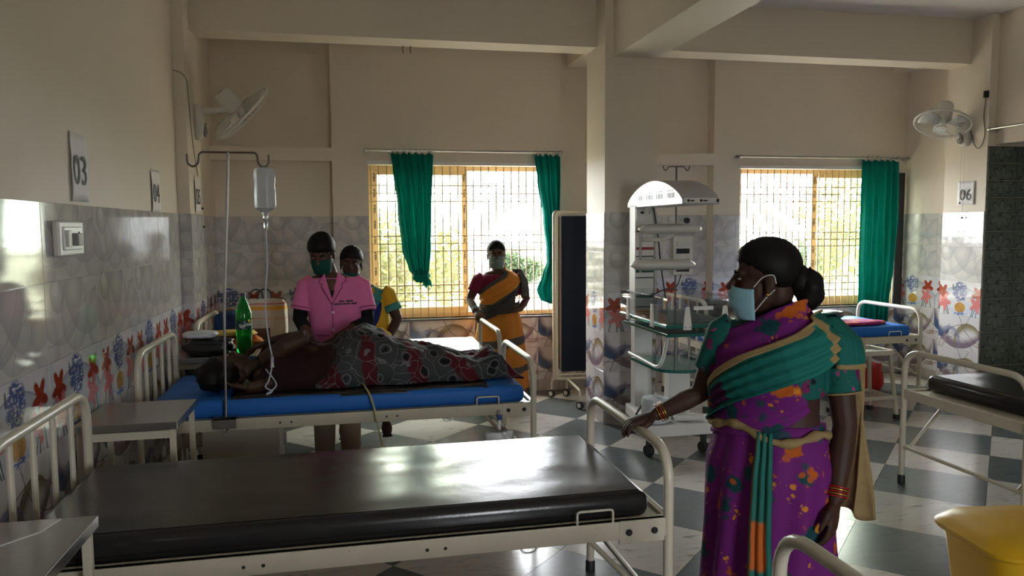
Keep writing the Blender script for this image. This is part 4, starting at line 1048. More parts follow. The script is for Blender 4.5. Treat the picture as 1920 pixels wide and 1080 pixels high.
# belongings on the far blue bed
bundle('folded_blanket', 'folded orange and magenta printed blanket on the far blue bed', 'blanket', None or (lambda: (lambda m: (m.color(m.mix(m.voro(9).ss(.2, .5), (.55, .12, .01), (.30, .01, .12))), m.m)[1])(M('printed_blanket', (.4, .1, .1), .8)))(), (4.55, 6.34, .70), (.40, .13, .022), 44, .15)
bundle('black_bag', 'flat black bag lying on the printed blanket', 'bag', MT_BLKBAG, (4.38, 6.50, .752), (.24, .12, .038), 47, .15)
bundle('grey_shawl', 'crumpled pale grey shawl on the far bed against the window sill', 'shawl', cloth('grey_shawl', (.30, .29, .27), (.50, .49, .46), .85, 7., .6), (4.22, 6.78, .70), (.28, .14, .10), 51, .45)
bundle('black_bundle', 'black cloth bundle lying on the far bed behind the clear cot', 'bundle', MT_BLKBAG, (3.30, 6.55, .70), (.20, .16, .13), 53, .25)

# ------------------------------------------------------------------ people: helpers
def skin(name, a, b): 
    m = M(name, a, .58, spec=.3); n = m.noise(14, 3); m.color(m.mix(n, a, b)); return m.m
MT_SKIN = skin('deep_brown_skin', (.045, .020, .012), (.066, .030, .018))
MT_SKIN2 = skin('brown_skin', (.080, .037, .022), (.11, .052, .031))
def hair_mat():
    m = M('black_hair', (.006, .005, .005), .58, spec=.18); x, y, z = m.xyz('Object'); n = m.noise(40, 3, m.coord('Object', (1, 1, .2)))
    m.color(m.mix(n, (.003, .003, .003), (.012, .010, .009))); m.bump(n, .4, .004); return m.m
MT_HAIR = hair_mat()
MT_EYE = flat('eye_white', (.36, .33, .30), .35); MT_IRIS = flat('dark_iris', (.012, .008, .006), .15)
MT_GOLD = flat('gold_bangle', (.70, .38, .08), .25, .9); MT_REDB = flat('red_bangle', (.35, .01, .01), .2)
def fused(name, g, mat, parent, voxel=.006, smooth=4, fac=.5):
    """fuse overlapping shapes into one continuous skin"""
    o = g.build(name, mat, parent, fix=True)
    r = o.modifiers.new('r', 'REMESH'); r.mode = 'VOXEL'; r.voxel_size = voxel; r.use_smooth_shade = True
    s = o.modifiers.new('s', 'SMOOTH'); s.iterations = smooth; s.factor = fac
    evaluated(o)
    for p in o.data.polygons: p.use_smooth = True
    if not o.data.materials: o.data.materials.append(mat)
    return o
def frame(loc, yaw=0, pitch=0, roll=0, s=1.0):
    """yaw about z, then pitch (nod forward +) and roll; faces -Y at yaw 0"""
    return Matrix.Translation(loc) @ Matrix.Rotation(yaw, 4, 'Z') @ Matrix.Rotation(pitch, 4, 'X') @ Matrix.Rotation(roll, 4, 'Y') @ Matrix.Scale(s, 4)
class H(G):
    """shapes placed through a matrix"""
    def __init__(s, m=None): super().__init__(); s.m = m or Matrix.Identity(4)
    def add(s, verts, faces, mi=0, uv=None): return super().add([tuple(s.m @ Vector(p)) for p in verts], faces, mi, uv)
def head_shapes(g, m):
    keep = g.m; g.m = m
    g.ball((0, .012, .040), (.074, .094, .083), 20, 14); g.ball((0, -.022, -.030), (.060, .066, .078), 18, 12); g.ball((0, -.056, -.085), (.034, .030, .026))
    g.ball((0, -.070, .022), (.052, .020, .014)); g.ball((.034, -.054, -.026), (.022, .022, .024)); g.ball((-.034, -.054, -.026), (.022, .022, .024))
    g.tube([(0, -.080, .020), (0, -.094, -.002), (0, -.107, -.024), (0, -.096, -.034)], [.009, .010, .014, .011], 10)
    g.ball((.011, -.094, -.030), .0095, 10, 6); g.ball((-.011, -.094, -.030), .0095, 10, 6)
    g.ball((0, -.086, -.052), (.021, .012, .007)); g.ball((0, -.084, -.064), (.019, .012, .008)); g.ball((0, .04, -.04), (.05, .05, .06))
    for s in (-1, 1):
        g.ball((s*.073, .012, -.008), (.008, .018, .030), 10, 8, rot=Matrix.Rotation(-.25*s, 3, 'Z')); g.ball((s*.072, .006, -.034), (.008, .010, .012), 8, 6)
    g.m = keep
def face_parts(parent, m, brow=True, down=0):
    for s in (-1, 1):
        g = H(m); g.ball((s*.030, -.0765, .004), (.0115, .0060, .0042 if not down else .0026), 12, 8); e = g.build('eye', MT_EYE, parent, 'all')
        g = H(m); g.ball((s*.030, -.0815, .004-.001*down), (.0050, .0032, .0046 if not down else .0028), 10, 6); g.build('iris', MT_IRIS, e, 'all')
        g = H(m); g.tube([(s*.014, -.088, .020), (s*.030, -.087, .026), (s*.047, -.074, .022)], [.003, .004, .002], 6); g.build('eyebrow', MT_HAIR, parent, 'all')
def hair_cap(parent, m, front=.055, side=.0, back=-.065, puff=.008, name='hair', seed=0):
    """scalp hair: an ellipsoid pulled inside the head below the hairline"""
    g = H(m); rr = []; n = 40
    for i in range(25):
        a = -PI/2+PI*i/24; ring = []
        for j in range(n):
            t = 2*PI*j/n; d = Vector((math.cos(a)*math.cos(t), math.cos(a)*math.sin(t), math.sin(a)))
            z = .040+d.z*.083; f = -d.y; line = (lerp(side, front, min(1, max(0, f))**.6) if f > 0 else lerp(side, back, min(1, -f*1.6)))
            line += .010*mnoise.noise(d*9+Vector((seed, 3, 0))); k = 1+puff/.085+.022*mnoise.noise(d*6+Vector((seed, 0, 0)))
            q = max(0, min(1, (z-line)/.030)); k = lerp(.90, k, q**.6)
            ring.append((d.x*.074*k, .012+d.y*.094*k, .040+d.z*.083*k))
        rr.append(ring)
    g.loft(rr); return g.build(name, MT_HAIR, parent, 'all')
def face_mask(parent, m, mat, name='face_mask', top=.0, loops=True, loop_mat=None, drop=0.):
    def f(u, v):
        a = (u-.5)*2*1.32; z = lerp(-.112, -.014+.012*math.cos(a)**3, v)-drop
        prot = .106+.012*math.cos(a)**4*math.sin(PI*min(1, v*1.05))-.026*(1-v)**2*math.cos(a)+.004*math.sin(v*18)*math.cos(a)
        return (.0700*math.sin(a)*(1-.18*(1-v)**2), -.012-(prot-.012)*math.cos(a)*(1 if math.cos(a) > 0 else .4), z)
    g = H(m); g.grid(f, 26, 14); o = g.build(name, mat, parent, 'all'); o.modifiers.new('t', 'SOLIDIFY').thickness = .002
    if loops:
        for s in (-1, 1):
            g = H(m); g.tube(spline([(s*.062, -.036, -.022), (s*.070, -.008, .008), (s*.080, .022, .014), (s*.078, .030, -.012)], 5), .0018, 5).tube(spline([(s*.058, -.036, -.10), (s*.070, -.004, -.06), (s*.076, .026, -.03)], 5), .0018, 5)
            g.build('ear_loop', loop_mat or MT_WHITE, o)
    return o
def hand_shapes(g, wrist, d, palm, curl=.5, s=1.0, side=1, spread=.0, thumb=.5):
    """wrist point, d = direction of the fingers, palm = palm normal; curl in radians per joint; side: +1 thumb to the left of d seen from the palm's back"""
    keep = g.m; w = Vector(wrist); d = Vector(d).normalized(); p = Vector(palm); p = (p-d*p.dot(d)).normalized(); l = d.cross(p)*side
    g.m = Matrix.Identity(4) if keep is None else keep
    rr = []
    for (t, hw, ht) in ((-.01, .022, .019), (.02, .030, .017), (.055, .041, .0155), (.085, .041, .013), (.098, .034, .010)):
        rr.append([w+(d*t+l*(hw*math.cos(a))+p*(ht*math.sin(a)))*s for a in (2*PI*k/14 for k in range(14))])
    g.loft(rr)
    for k, (off, L) in enumerate(((.031, .074), (.0105, .084), (-.0105, .078), (-.031, .060))):
        b = w+(d*.082+l*off*.98)*s; a = 0.; pts = [b]; rad = [.0095*s]; q = b
        dd = (d+l*off*(spread*8)).normalized()
        for j, fr in enumerate((.45, .32, .23)):
            a += curl*(.8 if j == 0 else 1.0); v = dd*math.cos(a)+p*math.sin(a); q = q+v*(L*fr*s); pts.append(q); rad.append((.0088-.0011*j)*s)
        g.tube([tuple(x) for x in pts], rad, 9)
        g.ball(tuple(pts[-1]), rad[-1], 8, 6)
    b = w+(d*.018+l*.022)*s; v1 = (d*.65+l*.75*(1-thumb*.4)+p*.35*thumb).normalized(); v2 = (d*.9+l*.25-l*.3*thumb+p*.55*thumb).normalized()
    q1 = b+v1*(.040*s); q2 = q1+v2*(.032*s); q3 = q2+v2*(.024*s)
    g.tube([tuple(b), tuple(q1), tuple(q2), tuple(q3)], [.0145*s, .0125*s, .0105*s, .008*s], 10); g.ball(tuple(q3), .008*s, 8, 6)
    g.m = keep
def ellring(c, rx, ry, yaw=0., n=24, tilt=(0, 0)):
    c = Vector(c); cs, sn = math.cos(yaw), math.sin(yaw); out = []
    for k in range(n):
        a = 2*PI*k/n; x, y = rx*math.cos(a), ry*math.sin(a); out.append((c.x+x*cs-y*sn, c.y+x*sn+y*cs, c.z+x*tilt[0]+y*tilt[1]))
    return out
def bangles(parent, c, axis, r, n, mats, gap=.006, name='bangle', th=.0022):
    ax = Vector(axis).normalized(); u = ax.orthogonal().normalized(); w = ax.cross(u); c = Vector(c)
    for k in range(n):
        g = G(); q = c+ax*(gap*k); g.tube([tuple(q+(u*math.cos(t)+w*math.sin(t))*r) for t in (2*PI*j/22 for j in range(22))], th, 6, closed=True); g.build(name, mats[k % len(mats)], parent, smooth='all')
class Torso:
    """stack of ellipses; at(a, z) gives a surface point, a = 0 at the person's left, -pi/2 in front (before yaw)"""
    def __init__(s, levels, yaw): s.L, s.yaw = levels, yaw      # (z, cx, cy, rx, ry)
    def at(s, a, z, off=0.):
        L = s.L
        if z >= L[0][0]: q = L[0]
        elif z <= L[-1][0]: q = L[-1]
        else:
            for k in range(len(L)-1):
                if L[k][0] >= z >= L[k+1][0]:
                    t = (L[k][0]-z)/(L[k][0]-L[k+1][0]); t = t*t*(3-2*t); q = [lerp(L[k][i], L[k+1][i], t) for i in range(5)]; break
        x, y = (q[3]+off)*math.cos(a), (q[4]+off)*math.sin(a); c, n = math.cos(s.yaw), math.sin(s.yaw)
        return Vector((q[1]+x*c-y*n, q[2]+x*n+y*c, z))
    def rings(s, n=32, off=0., steps=3, z0=None, z1=None):
        zs = [];  L = [l[0] for l in s.L]
        for k in range(len(L)-1): zs += [lerp(L[k], L[k+1], j/steps) for j in range(steps)]
        zs.append(L[-1]); zs = [z for z in zs if (z0 is None or z <= z0) and (z1 is None or z >= z1)]
        return [[s.at(2*PI*k/n, z, off) for k in range(n)] for z in zs]
def skirt(name, parent, mat, levels, yaw, folds, amp, n=96, seed=0):
    T = Torso(levels, yaw); z0, z1 = levels[0][0], levels[-1][0]; rr = []
    for i in range(41):
        z = lerp(z0, z1, i/40); q = i/40; ring = []
        for k in range(n):
            a = 2*PI*k/n; fr = max(0, -math.sin(a))
            w = amp*q**.7*(math.sin(folds*a+2*math.sin(3*q+a))*(.5+.8*fr)+.5*math.sin(folds*1.7*a+seed+q*2))
            ring.append(T.at(a, z, w))
        rr.append(ring)
    g = G(); g.loft(rr); return g.build(name, mat, parent, 'all')

# ------------------------------------------------------------------ cloth prints
def floral(name, base, base2, spots, scale=9., rough=.75, wr=.25):
    """spots: list of (threshold, cell colour)"""
    m = M(name, base, rough, spec=.25); v = m.coord(); n = m.noise(5, 3); c = m.mix(n, base, base2)
    nd = m.node('ShaderNodeVectorMath', operation='ADD'); nz = m.node('ShaderNodeTexNoise'); nz.inputs['Scale'].default_value = 22; m.nt.links.new(v, nz.inputs['Vector'])
    sc = m.node('ShaderNodeVectorMath', operation='SCALE'); sc.inputs['Scale'].default_value = .035; m.nt.links.new(nz.outputs['Color'], sc.inputs[0]); m.nt.links.new(v, nd.inputs[0]); m.nt.links.new(sc.outputs[0], nd.inputs[1])
    for k, (th, col, s) in enumerate(spots):
        mp = m.node('ShaderNodeMapping'); mp.inputs['Location'].default_value = (k*1.7, k*.9, k*2.3); m.nt.links.new(nd.outputs[0], mp.inputs[0])
        d = m.voro(scale*s, mp.outputs[0]); c = m.mix(d.ss(th+.03, th-.03), c, col)
        d2 = m.voro(scale*s*3.1, mp.outputs[0]); c = m.mix(d.ss(th+.20, th+.10)*d2.ss(.36, .28)*.85, c, col)
    m.color(c); m.bump(n, wr, .02); return m.m
MT_PURPLE = floral('purple_floral_sari', (.125, .010, .135), (.17, .016, .18), [(.26, (.008, .055, .065), .75), (.24, (.46, .10, .008), .85), (.13, (.60, .22, .02), 1.4)])
MT_TEALF = floral('teal_floral_blouse', (.004, .075, .062), (.008, .12, .095), [(.22, (.16, .012, .08), 1.4), (.12, (.42, .04, .20), 2.2), (.16, (.004, .012, .02), 1.7)], 9.)
def sash_mat(plain=False):
    m = M('teal_fold_with_beige_hem' if plain else 'teal_sash_with_beige_bands', (.01, .15, .12), .75, spec=.25); u, v, _ = m.xyz('UV'); n = m.noise(7, 3)
    c = m.mix(n, (.004, .085, .068), (.010, .16, .125)); w = m.wave(6., 1.5, m.coord('UV'), 'X')
    c = m.mix((u-.62).abs().ss(.10, .09)*.55, c, (.012, .19, .15)); c = m.mix((u-.40).abs().ss(.08, .07)*.5, c, (.004, .10, .085))
    be = m.mix(n, (.26, .175, .07), (.38, .27, .12))
    c = m.mix((u-.74).abs().ss(.034, .028), c, be); c = m.mix(v.ss(.90, .925), c, be); c = m.mix(u.ss(.985, .995), c, be)
    if plain: m.color(c); m.bump(n+w*.3, .3, .02); return m.m
    c = m.mix((u-.22).abs().ss(.07, .065)*(v-.45).abs().ss(.30, .26), c, (.07, .008, .06)); c = m.mix((u-.085).abs().ss(.05, .045)*(v-.55).abs().ss(.25, .22), c, (.48, .10, .01))
    m.color(c); m.bump(n+w*.3, .3, .02); return m.m
MT_SASH = sash_mat(); MT_SASH2 = sash_mat(True); MT_BEIGE = cloth('beige_sari_border', (.24, .165, .07), (.36, .26, .12), .8, 20.)

# ------------------------------------------------------------------ woman in the purple sari, one hand on the foot rail
t = thing('person', 'woman in a purple floral sari and blue mask resting a hand on the bed rail', 'person', (1.53, 2.56, 0))
P0 = Vector((1.53, 2.56, 0)); L_ = lambda x, y, z: (x-P0.x, y-P0.y, z)
yt = math.radians(-60); HM = frame(L_(1.497, 2.56, 1.445), math.radians(-117), .05, 0, 1.17)
TL = Torso([(1.335, .030, .0, .060, .055), (1.30, .025, .0, .150, .085), (1.24, .015, .0, .205, .115), (1.16, .0, .0, .205, .140), (1.06, -.01, -.01, .200, .150), (.96, .0, .0, .195, .145), (.88, .0, .0, .205, .150), (.78, .0, 0, .225, .165)], yt)
g = H(); head_shapes(g, HM)
g.tube([L_(1.545, 2.575, 1.43), L_(1.555, 2.57, 1.37), L_(1.56, 2.565, 1.30)], [.050, .053, .066], 14)
g.loft(TL.rings(28, -.012))
for sx in (-.09, .09): g.tube([(sx*math.cos(yt), sx*math.sin(yt), .85), (sx*math.cos(yt), sx*math.sin(yt)-.0, .48), (sx*math.cos(yt)+.01, sx*math.sin(yt), .08)], [.095, .065, .042], 12)
for sx in (-.09, .09): g.ball((sx*math.cos(yt)-.05, sx*math.sin(yt)-.05, .035), (.06, .09, .035), 12, 8, rot=Matrix.Rotation(yt, 3, 'Z'))
RS, RE, RW = L_(1.400, 2.68, 1.235), L_(1.335, 2.74, .985), L_(1.165, 2.79, .895)
g.tube([RS, tuple(Vector(RS).lerp(Vector(RE), .5)), RE, tuple(Vector(RE).lerp(Vector(RW), .35)), RW], [.054, .047, .040, .040, .026], 12)
LS, LE, LW = L_(1.715, 2.44, 1.215), L_(1.735, 2.40, .92), L_(1.655, 2.33, .67)
g.tube([LS, tuple(Vector(LS).lerp(Vector(LE), .5)), LE, tuple(Vector(LE).lerp(Vector(LW), .35)), LW], [.058, .050, .043, .043, .028], 12)
hand_shapes(g, RW, (-.80, -.05, -.14), (-.15, 0, -1), .42, 1.0, 1, .03, .6)
hand_shapes(g, LW, (-.22, -.18, -1), (-.5, .6, 0), .28, 1.05, -1, .0, .5)
body = fused('body', g, MT_SKIN, t, .0055, 3)
face_parts(t, HM); hr = hair_cap(t, HM, .052, -.008, -.085, .010)
g = H(HM)
rr = []
for i in range(15):
    a = -PI/2+PI*i/14; rr.append([Vector((0, .132, -.040))+Vector((math.cos(a)*math.cos(q)*.052, math.cos(a)*math.sin(q)*.046, math.sin(a)*.064))*(1+.16*mnoise.noise(Vector((math.cos(q)*2.2, math.sin(q)*2.2, a*2)))+.05*math.sin(q*3+a*5)) for q in (2*PI*k/22 for k in range(22))])
g.loft(rr); g.build('hair_bun', MT_HAIR, hr, 'all')
g = H(HM); g.ball((0, .105, -.01), (.05, .04, .05)); g.build('gathered_hair', MT_HAIR, hr, 'all')
MT_MASKB = cloth('pale_blue_mask', (.22, .42, .50), (.30, .52, .60), .7, 10., .2)
face_mask(t, HM, MT_MASKB, drop=.014)
g = H(HM); g.ball((.076, .004, -.046), .006, 8, 6); g.build('earring', MT_GOLD, t, 'all')
bangles(t, Vector(RW).lerp(Vector(RE), .10), Vector(RE)-Vector(RW), .037, 4, [MT_GOLD, MT_REDB, MT_GOLD], .008)
bangles(t, Vector(LW).lerp(Vector(LE), .06), Vector(LE)-Vector(LW), .040, 5, [MT_REDB, MT_GOLD], .008, th=.003)
# blouse with sleeves
g = H(); g.loft(TL.rings(32, .004, z0=1.30, z1=1.0))
g.tube([tuple(Vector(RS)+Vector((.03, -.02, .02))), RS, tuple(Vector(RS).lerp(Vector(RE), .35)), tuple(Vector(RS).lerp(Vector(RE), .62))], [.062, .064, .062, .060], 16)
g.tube([tuple(Vector(LS)+Vector((-.03, .03, .02))), LS, tuple(Vector(LS).lerp(Vector(LE), .35)), tuple(Vector(LS).lerp(Vector(LE), .60))], [.066, .070, .070, .069], 16)
bl = fused('blouse', g, MT_TEALF, t, .007, 4)
g = G(); q = Vector(LS).lerp(Vector(LE), .60); ax = (Vector(LE)-Vector(LS)).normalized(); u = ax.orthogonal().normalized(); w = ax.cross(u)
g.tube([tuple(q+(u*math.cos(k)+w*math.sin(k))*.069) for k in (2*PI*j/26 for j in range(26))], .004, 6, closed=True); g.build('sleeve_hem', MT_BEIGE, bl, 'all')
# sari: wrapped skirt, chest drape, sash over the left shoulder
SK = [(.925, .0, .0, .205, .150), (.86, .0, .0, .218, .162), (.74, .0, .0, .245, .190), (.55, .0, .0, .248, .20), (.30, .01, .0, .262, .22), (.02, .01, .0, .285, .25)]
skirt('sari_skirt', t, MT_PURPLE, SK, yt, 9, .013, seed=2)
FR = -PI/2
def drape(name, mat, path, halfw, off, nu=48, nv=18, ripple=.006, fold=5, parent=t, T=TL, lift=None):
    """band over the torso; path: (a, z) control points; halfw: half width in z"""
    P = spline([(p[0], p[1], 0) for p in path], 12); n = len(P)
    def f(u, v):
        x = u*(n-1); i = min(n-2, int(x)); k = x-i; p = P[i].lerp(P[i+1], k); d = (P[i+1]-P[i]); d = Vector((d.x*.2, d.y)); d = d.normalized() if d.length > 1e-6 else Vector((1, 0))
        hw = halfw(u) if callable(halfw) else halfw; s = (v-.5)*2*hw
        a, z = p.x-d.y*s/.2*.9, p.y+d.x*s
        o = off+ripple*math.sin(v*fold*2*PI+3*u)+(lift(u, v) if lift else 0)
        q = T.at(a, min(z, 1.318), o)
        if z > 1.318: q.z += (z-1.318)*.6
        return tuple(q)
    g = G(); g.grid(f, nu, nv); o = g.build(name, mat, parent, 'all'); o.modifiers.new('t', 'SOLIDIFY').thickness = .004
    return o
# purple cloth across the chest from the right side to the left shoulder
drape('chest_drape', MT_PURPLE, [(FR-1.65, 1.00), (FR-1.0, 1.06), (FR-.3, 1.14), (FR+.55, 1.23), (FR+1.3, 1.29), (FR+2.0, 1.27)], lambda u: .115+.02*math.sin(PI*u), .020, ripple=.004, fold=4)
drape('belly_drape', MT_PURPLE, [(FR-1.6, .93), (FR-.9, .96), (FR-.1, .99), (FR+.5, 1.03), (FR+.9, 1.08)], .105, .016, ripple=.006, fold=4)
drape('shoulder_sash', MT_SASH, [(FR-1.5, .90), (FR-.85, .98), (FR-.2, 1.07), (FR+.5, 1.155), (FR+1.15, 1.22), (FR+1.7, 1.265), (FR+2.3, 1.25)], lambda u: lerp(.045, .085, min(1, u*1.6)), .036, ripple=.009, fold=4, lift=lambda u, v: .022*max(0, u-.6)*2)
drape('sash_edge', MT_BEIGE, [(FR-1.62, .915), (FR-.95, 1.03), (FR-.3, 1.135), (FR+.4, 1.225), (FR+1.05, 1.29)], .011, .042, nv=6, ripple=.001, fold=1)
# sash thrown over the upper left arm
g = G(); q0 = Vector(LS)
def cap_(u, v):
    a = lerp(-.35, 1.25, u)*PI; z = lerp(.105, -.085, v); rad = .078+.020*v+.006*math.sin(u*14+v*4)-.055*max(0, .45-v)*1.4
    return tuple(q0+Vector((.0, .0, z*.95))+Vector((math.cos(a+yt)*rad, math.sin(a+yt)*rad*1.05, 0))+Vector((-.03, .03, 0))*max(0, .5-v)*1.5)
g.grid(cap_, 36, 14); o = g.build('shoulder_fold', MT_SASH2, t, 'all'); o.modifiers.new('t', 'SOLIDIFY').thickness = .004
# loose end hanging behind the left arm
def tail(u, v):
    z = lerp(1.22, .54, v); c = Vector(L_(1.835, 2.50, 0)); w = lerp(.05, .10, v)*(u-.5)*1.6
    return (c.x+w*.55+.012*math.sin(u*9+v*6)+.02*v, c.y-w*.8+.02*math.sin(u*7+2*v), z+.02*math.sin(u*6)*v)
g = G(); g.grid(tail, 16, 30); o = g.build('loose_end', MT_BEIGE, t, 'all'); o.modifiers.new('t', 'SOLIDIFY').thickness = .003
# waist roll and front pleats
g = G(); TS_ = Torso([(l[0], *l[1:]) for l in SK], yt)
g.tube([tuple(TS_.at(FR+lerp(-2.2, 1.6, k/30), .915+.018*math.sin(k*.5)-.03*k/30, .012)) for k in range(31)], [.016+.005*math.sin(k*1.7) for k in range(31)], 8); g.build('waist_roll', MT_BEIGE, t, 'all')
def pleat(u, v):
    z = lerp(.91, .05, v); a = FR+.30+lerp(-.10, .16, u)*(1+.4*v); return tuple(TS_.at(a, z, .020+.014*abs(math.sin(u*3*PI))+.018*v))
def pleat_mat():
    m = M('teal_pleat_with_orange', (.01, .15, .12), .75); u, v, _ = m.xyz('UV'); n = m.noise(9, 3); c = m.mix(n, (.004, .09, .07), (.010, .17, .13))
    c = m.mix((v-.46).abs().ss(.11, .09)*(u-.45+(n-.5)*.4).abs().ss(.34, .28), c, (.50, .11, .01)); c = m.mix(u.ss(.16, .12), c, (.16, .10, .04)); m.color(c); return m.m
g = G(); g.grid(pleat, 22, 40); o = g.build('front_pleat', pleat_mat(), t, 'all'); o.modifiers.new('t', 'SOLIDIFY').thickness = .004

# ------------------------------------------------------------------ nurse in pink, bending over the patient
MT_PINK = cloth('pink_uniform_cloth', (.66, .15, .34), (.76, .20, .42), .75, 5., .2)
MT_MAROON = flat('maroon_piping', (.16, .015, .06), .7); MT_BLKC = cloth('black_sleeve', (.006, .006, .007), (.012, .012, .013), .85, 9.)
MT_TROUS = cloth('cream_trousers', (.46, .38, .27), (.56, .47, .34), .85, 5.)
t = thing('person', 'nurse in a pink short sleeved uniform and green mask tending the patient', 'person', (-.11, 5.41, 0))
P0 = Vector((-.11, 5.41, 0)); NM = frame(L_(-.185, 5.36, 1.470), math.radians(-14), .40, 0, 1.08)
TN = Torso([(1.335, -.03, -.01, .065, .06), (1.305, -.015, -.01, .150, .085), (1.24, 0, 0, .190, .105), (1.12, .005, 0, .185, .125), (1.0, .01, .01, .170, .115), (.90, .015, .01, .175, .120), (.72, .015, .01, .205, .140)], math.radians(-4))
g = H(); head_shapes(g, NM); g.tube([L_(-.17, 5.425, 1.45), L_(-.15, 5.44, 1.38), L_(-.13, 5.44, 1.28)], [.048, .050, .062], 14); g.loft(TN.rings(28, -.012))
ARM = {}
ARM['r'] = [L_(-.295, 5.43, 1.245), L_(-.345, 5.40, 1.02), L_(-.26, 5.20, .90)]; ARM['l'] = [L_(.075, 5.42, 1.24), L_(.115, 5.36, 1.00), L_(-.10, 5.18, .915)]
for s, (a, b, c) in ARM.items():
    g.tube([a, tuple(Vector(a).lerp(Vector(b), .5)), b, tuple(Vector(b).lerp(Vector(c), .35)), c], [.050, .044, .038, .038, .026], 12)
hand_shapes(g, ARM['r'][2], (.75, -.35, -.35), (0, -.2, -1), .35, .95, 1, .02, .5); hand_shapes(g, ARM['l'][2], (-.8, -.35, -.30), (0, -.2, -1), .35, .95, -1, .02, .5)
for sx in (-.085, .085):
    g.tube([(sx, .01, .86), (sx, 0, .48), (sx*1.05, .01, .07)], [.085, .058, .040], 12); g.ball((sx*1.05, -.05, .035), (.042, .11, .035), 12, 8)
fused('body', g, MT_SKIN2, t, .0055, 3)
face_parts(t, NM, down=1); hair_cap(t, NM, .036, -.022, -.075, .014, seed=4)
MT_MASKG = cloth('bottle_green_mask', (.004, .060, .042), (.008, .095, .068), .8, 12., .2); face_mask(t, NM, MT_MASKG, loop_mat=MT_MASKG)
g = H(); g.loft(TN.rings(36, .014, z0=1.312))
for s, (a, b, c) in ARM.items():
    A, B = Vector(a), Vector(b); g.tube([tuple(A+Vector((.05 if s == 'r' else -.05, 0, .03))), a, tuple(A.lerp(B, .4)), tuple(A.lerp(B, .72))], [.060, .068, .070, .074], 18)
tu = fused('tunic', g, MT_PINK, t, .0065, 4)
for s, (a, b, c) in ARM.items():
    A, B, C_ = Vector(a), Vector(b), Vector(c); g = G(); g.tube([tuple(A.lerp(B, .6)), b, tuple(B.lerp(C_, .45))], [.056, .047, .044], 14); g.build('under_sleeve', MT_BLKC, t, 'all')
    q = A.lerp(B, .63); ax = (B-A).normalized(); u = ax.orthogonal().normalized(); w = ax.cross(u); g = G()
    g.tube([tuple(q+(u*math.cos(k)+w*math.sin(k))*.0745) for k in (2*PI*j/26 for j in range(26))], .0028, 6, closed=True); g.build('sleeve_piping', MT_MAROON, tu, 'all')
def on_front(T, x, z, off):
    """front surface point of a torso at local x"""
    best = min((abs((T.at(FR+k*.02, z, off)).x-x), k) for k in range(-70, 71))[1]; return T.at(FR+best*.02, z, off)
def patch(T, pts, off, name, mat, par, th=.004):
    P = [on_front(T, x, min(z, 1.30), off)+Vector((0, 0, max(0, z-1.30))) for (x, z) in pts]; n = len(P); c = sum(P, Vector())/n+Vector((0, -.004, 0))
    g = G(); g.add([tuple(c)]+[tuple(p) for p in P], [(0, 1+k, 1+(k+1) % n) for k in range(n)]); o = g.build(name, mat, par); o.modifiers.new('t', 'SOLIDIFY').thickness = th; return P, o
patch(TN, [(-.048, 1.298), (-.015, 1.18), (.020, 1.298), (-.01, 1.30)], .017, 'neck_opening', MT_SKIN2, t, .002)
patch(TN, [(-.024, 1.225), (-.012, 1.165), (.004, 1.225)], .0185, 'inner_shirt', MT_BLKC, t, .002)
for pts in ([(-.058, 1.335), (-.085, 1.30), (-.095, 1.275), (-.072, 1.262), (-.082, 1.25), (-.015, 1.13), (-.022, 1.19)], [(.030, 1.345), (.075, 1.31), (.085, 1.285), (.052, 1.262), (.062, 1.25), (-.012, 1.13), (.0, 1.19)]):
    P, o = patch(TN, pts, .022, 'collar_lapel', MT_PINK, tu, .005); g = G(); g.tube([tuple(p+Vector((0, -.004, 0))) for p in P[1:6]], .0022, 5); g.build('lapel_piping', MT_MAROON, tu)
for z in (1.075, .955):
    p = on_front(TN, -.008, z, .017); g = G(); g.lathe([(.009, 0), (.009, .003), (.004, .004)], 14, tuple(p), (0, -1, 0)); g.build('button', MT_WHITE, tu)
g = G(); g.tube([tuple(on_front(TN, -.012, lerp(1.13, .74, k/12), .016)) for k in range(13)], .0018, 5); g.build('front_seam', MT_MAROON, tu)
for (x0, x1, z) in ((-.12, -.03, .915), (.06, .15, .915)):
    g = G(); g.tube([tuple(on_front(TN, lerp(x0, x1, k/8), z, .016)) for k in range(9)], .0025, 5); g.build('pocket_piping', MT_MAROON, tu)
for z, ws in ((1.148, (.012, .016, 0, .020, .022)), (1.130, (.020, .014, .018, .016, .022, 0, .014, .016))):
    g = G(); x = .086-sum(ws)/2-.003*len(ws)
    for w_ in ws:
        if w_:
            a_, b_ = on_front(TN, x, z, .0205), on_front(TN, x+w_, z+.0015, .0205); g.bar(tuple(a_), tuple(b_), .002, .010)
        x += w_+.003 if w_ else .010
    g.build('printed_line', MT_BLACKINK, tu)
for sx in (-.085, .085):
    g = G(); g.tube([(sx, .01, .84), (sx, 0, .48), (sx*1.05, .01, .08)], [.105, .082, .068], 16); g.build('trouser_leg', MT_TROUS, t, 'all')

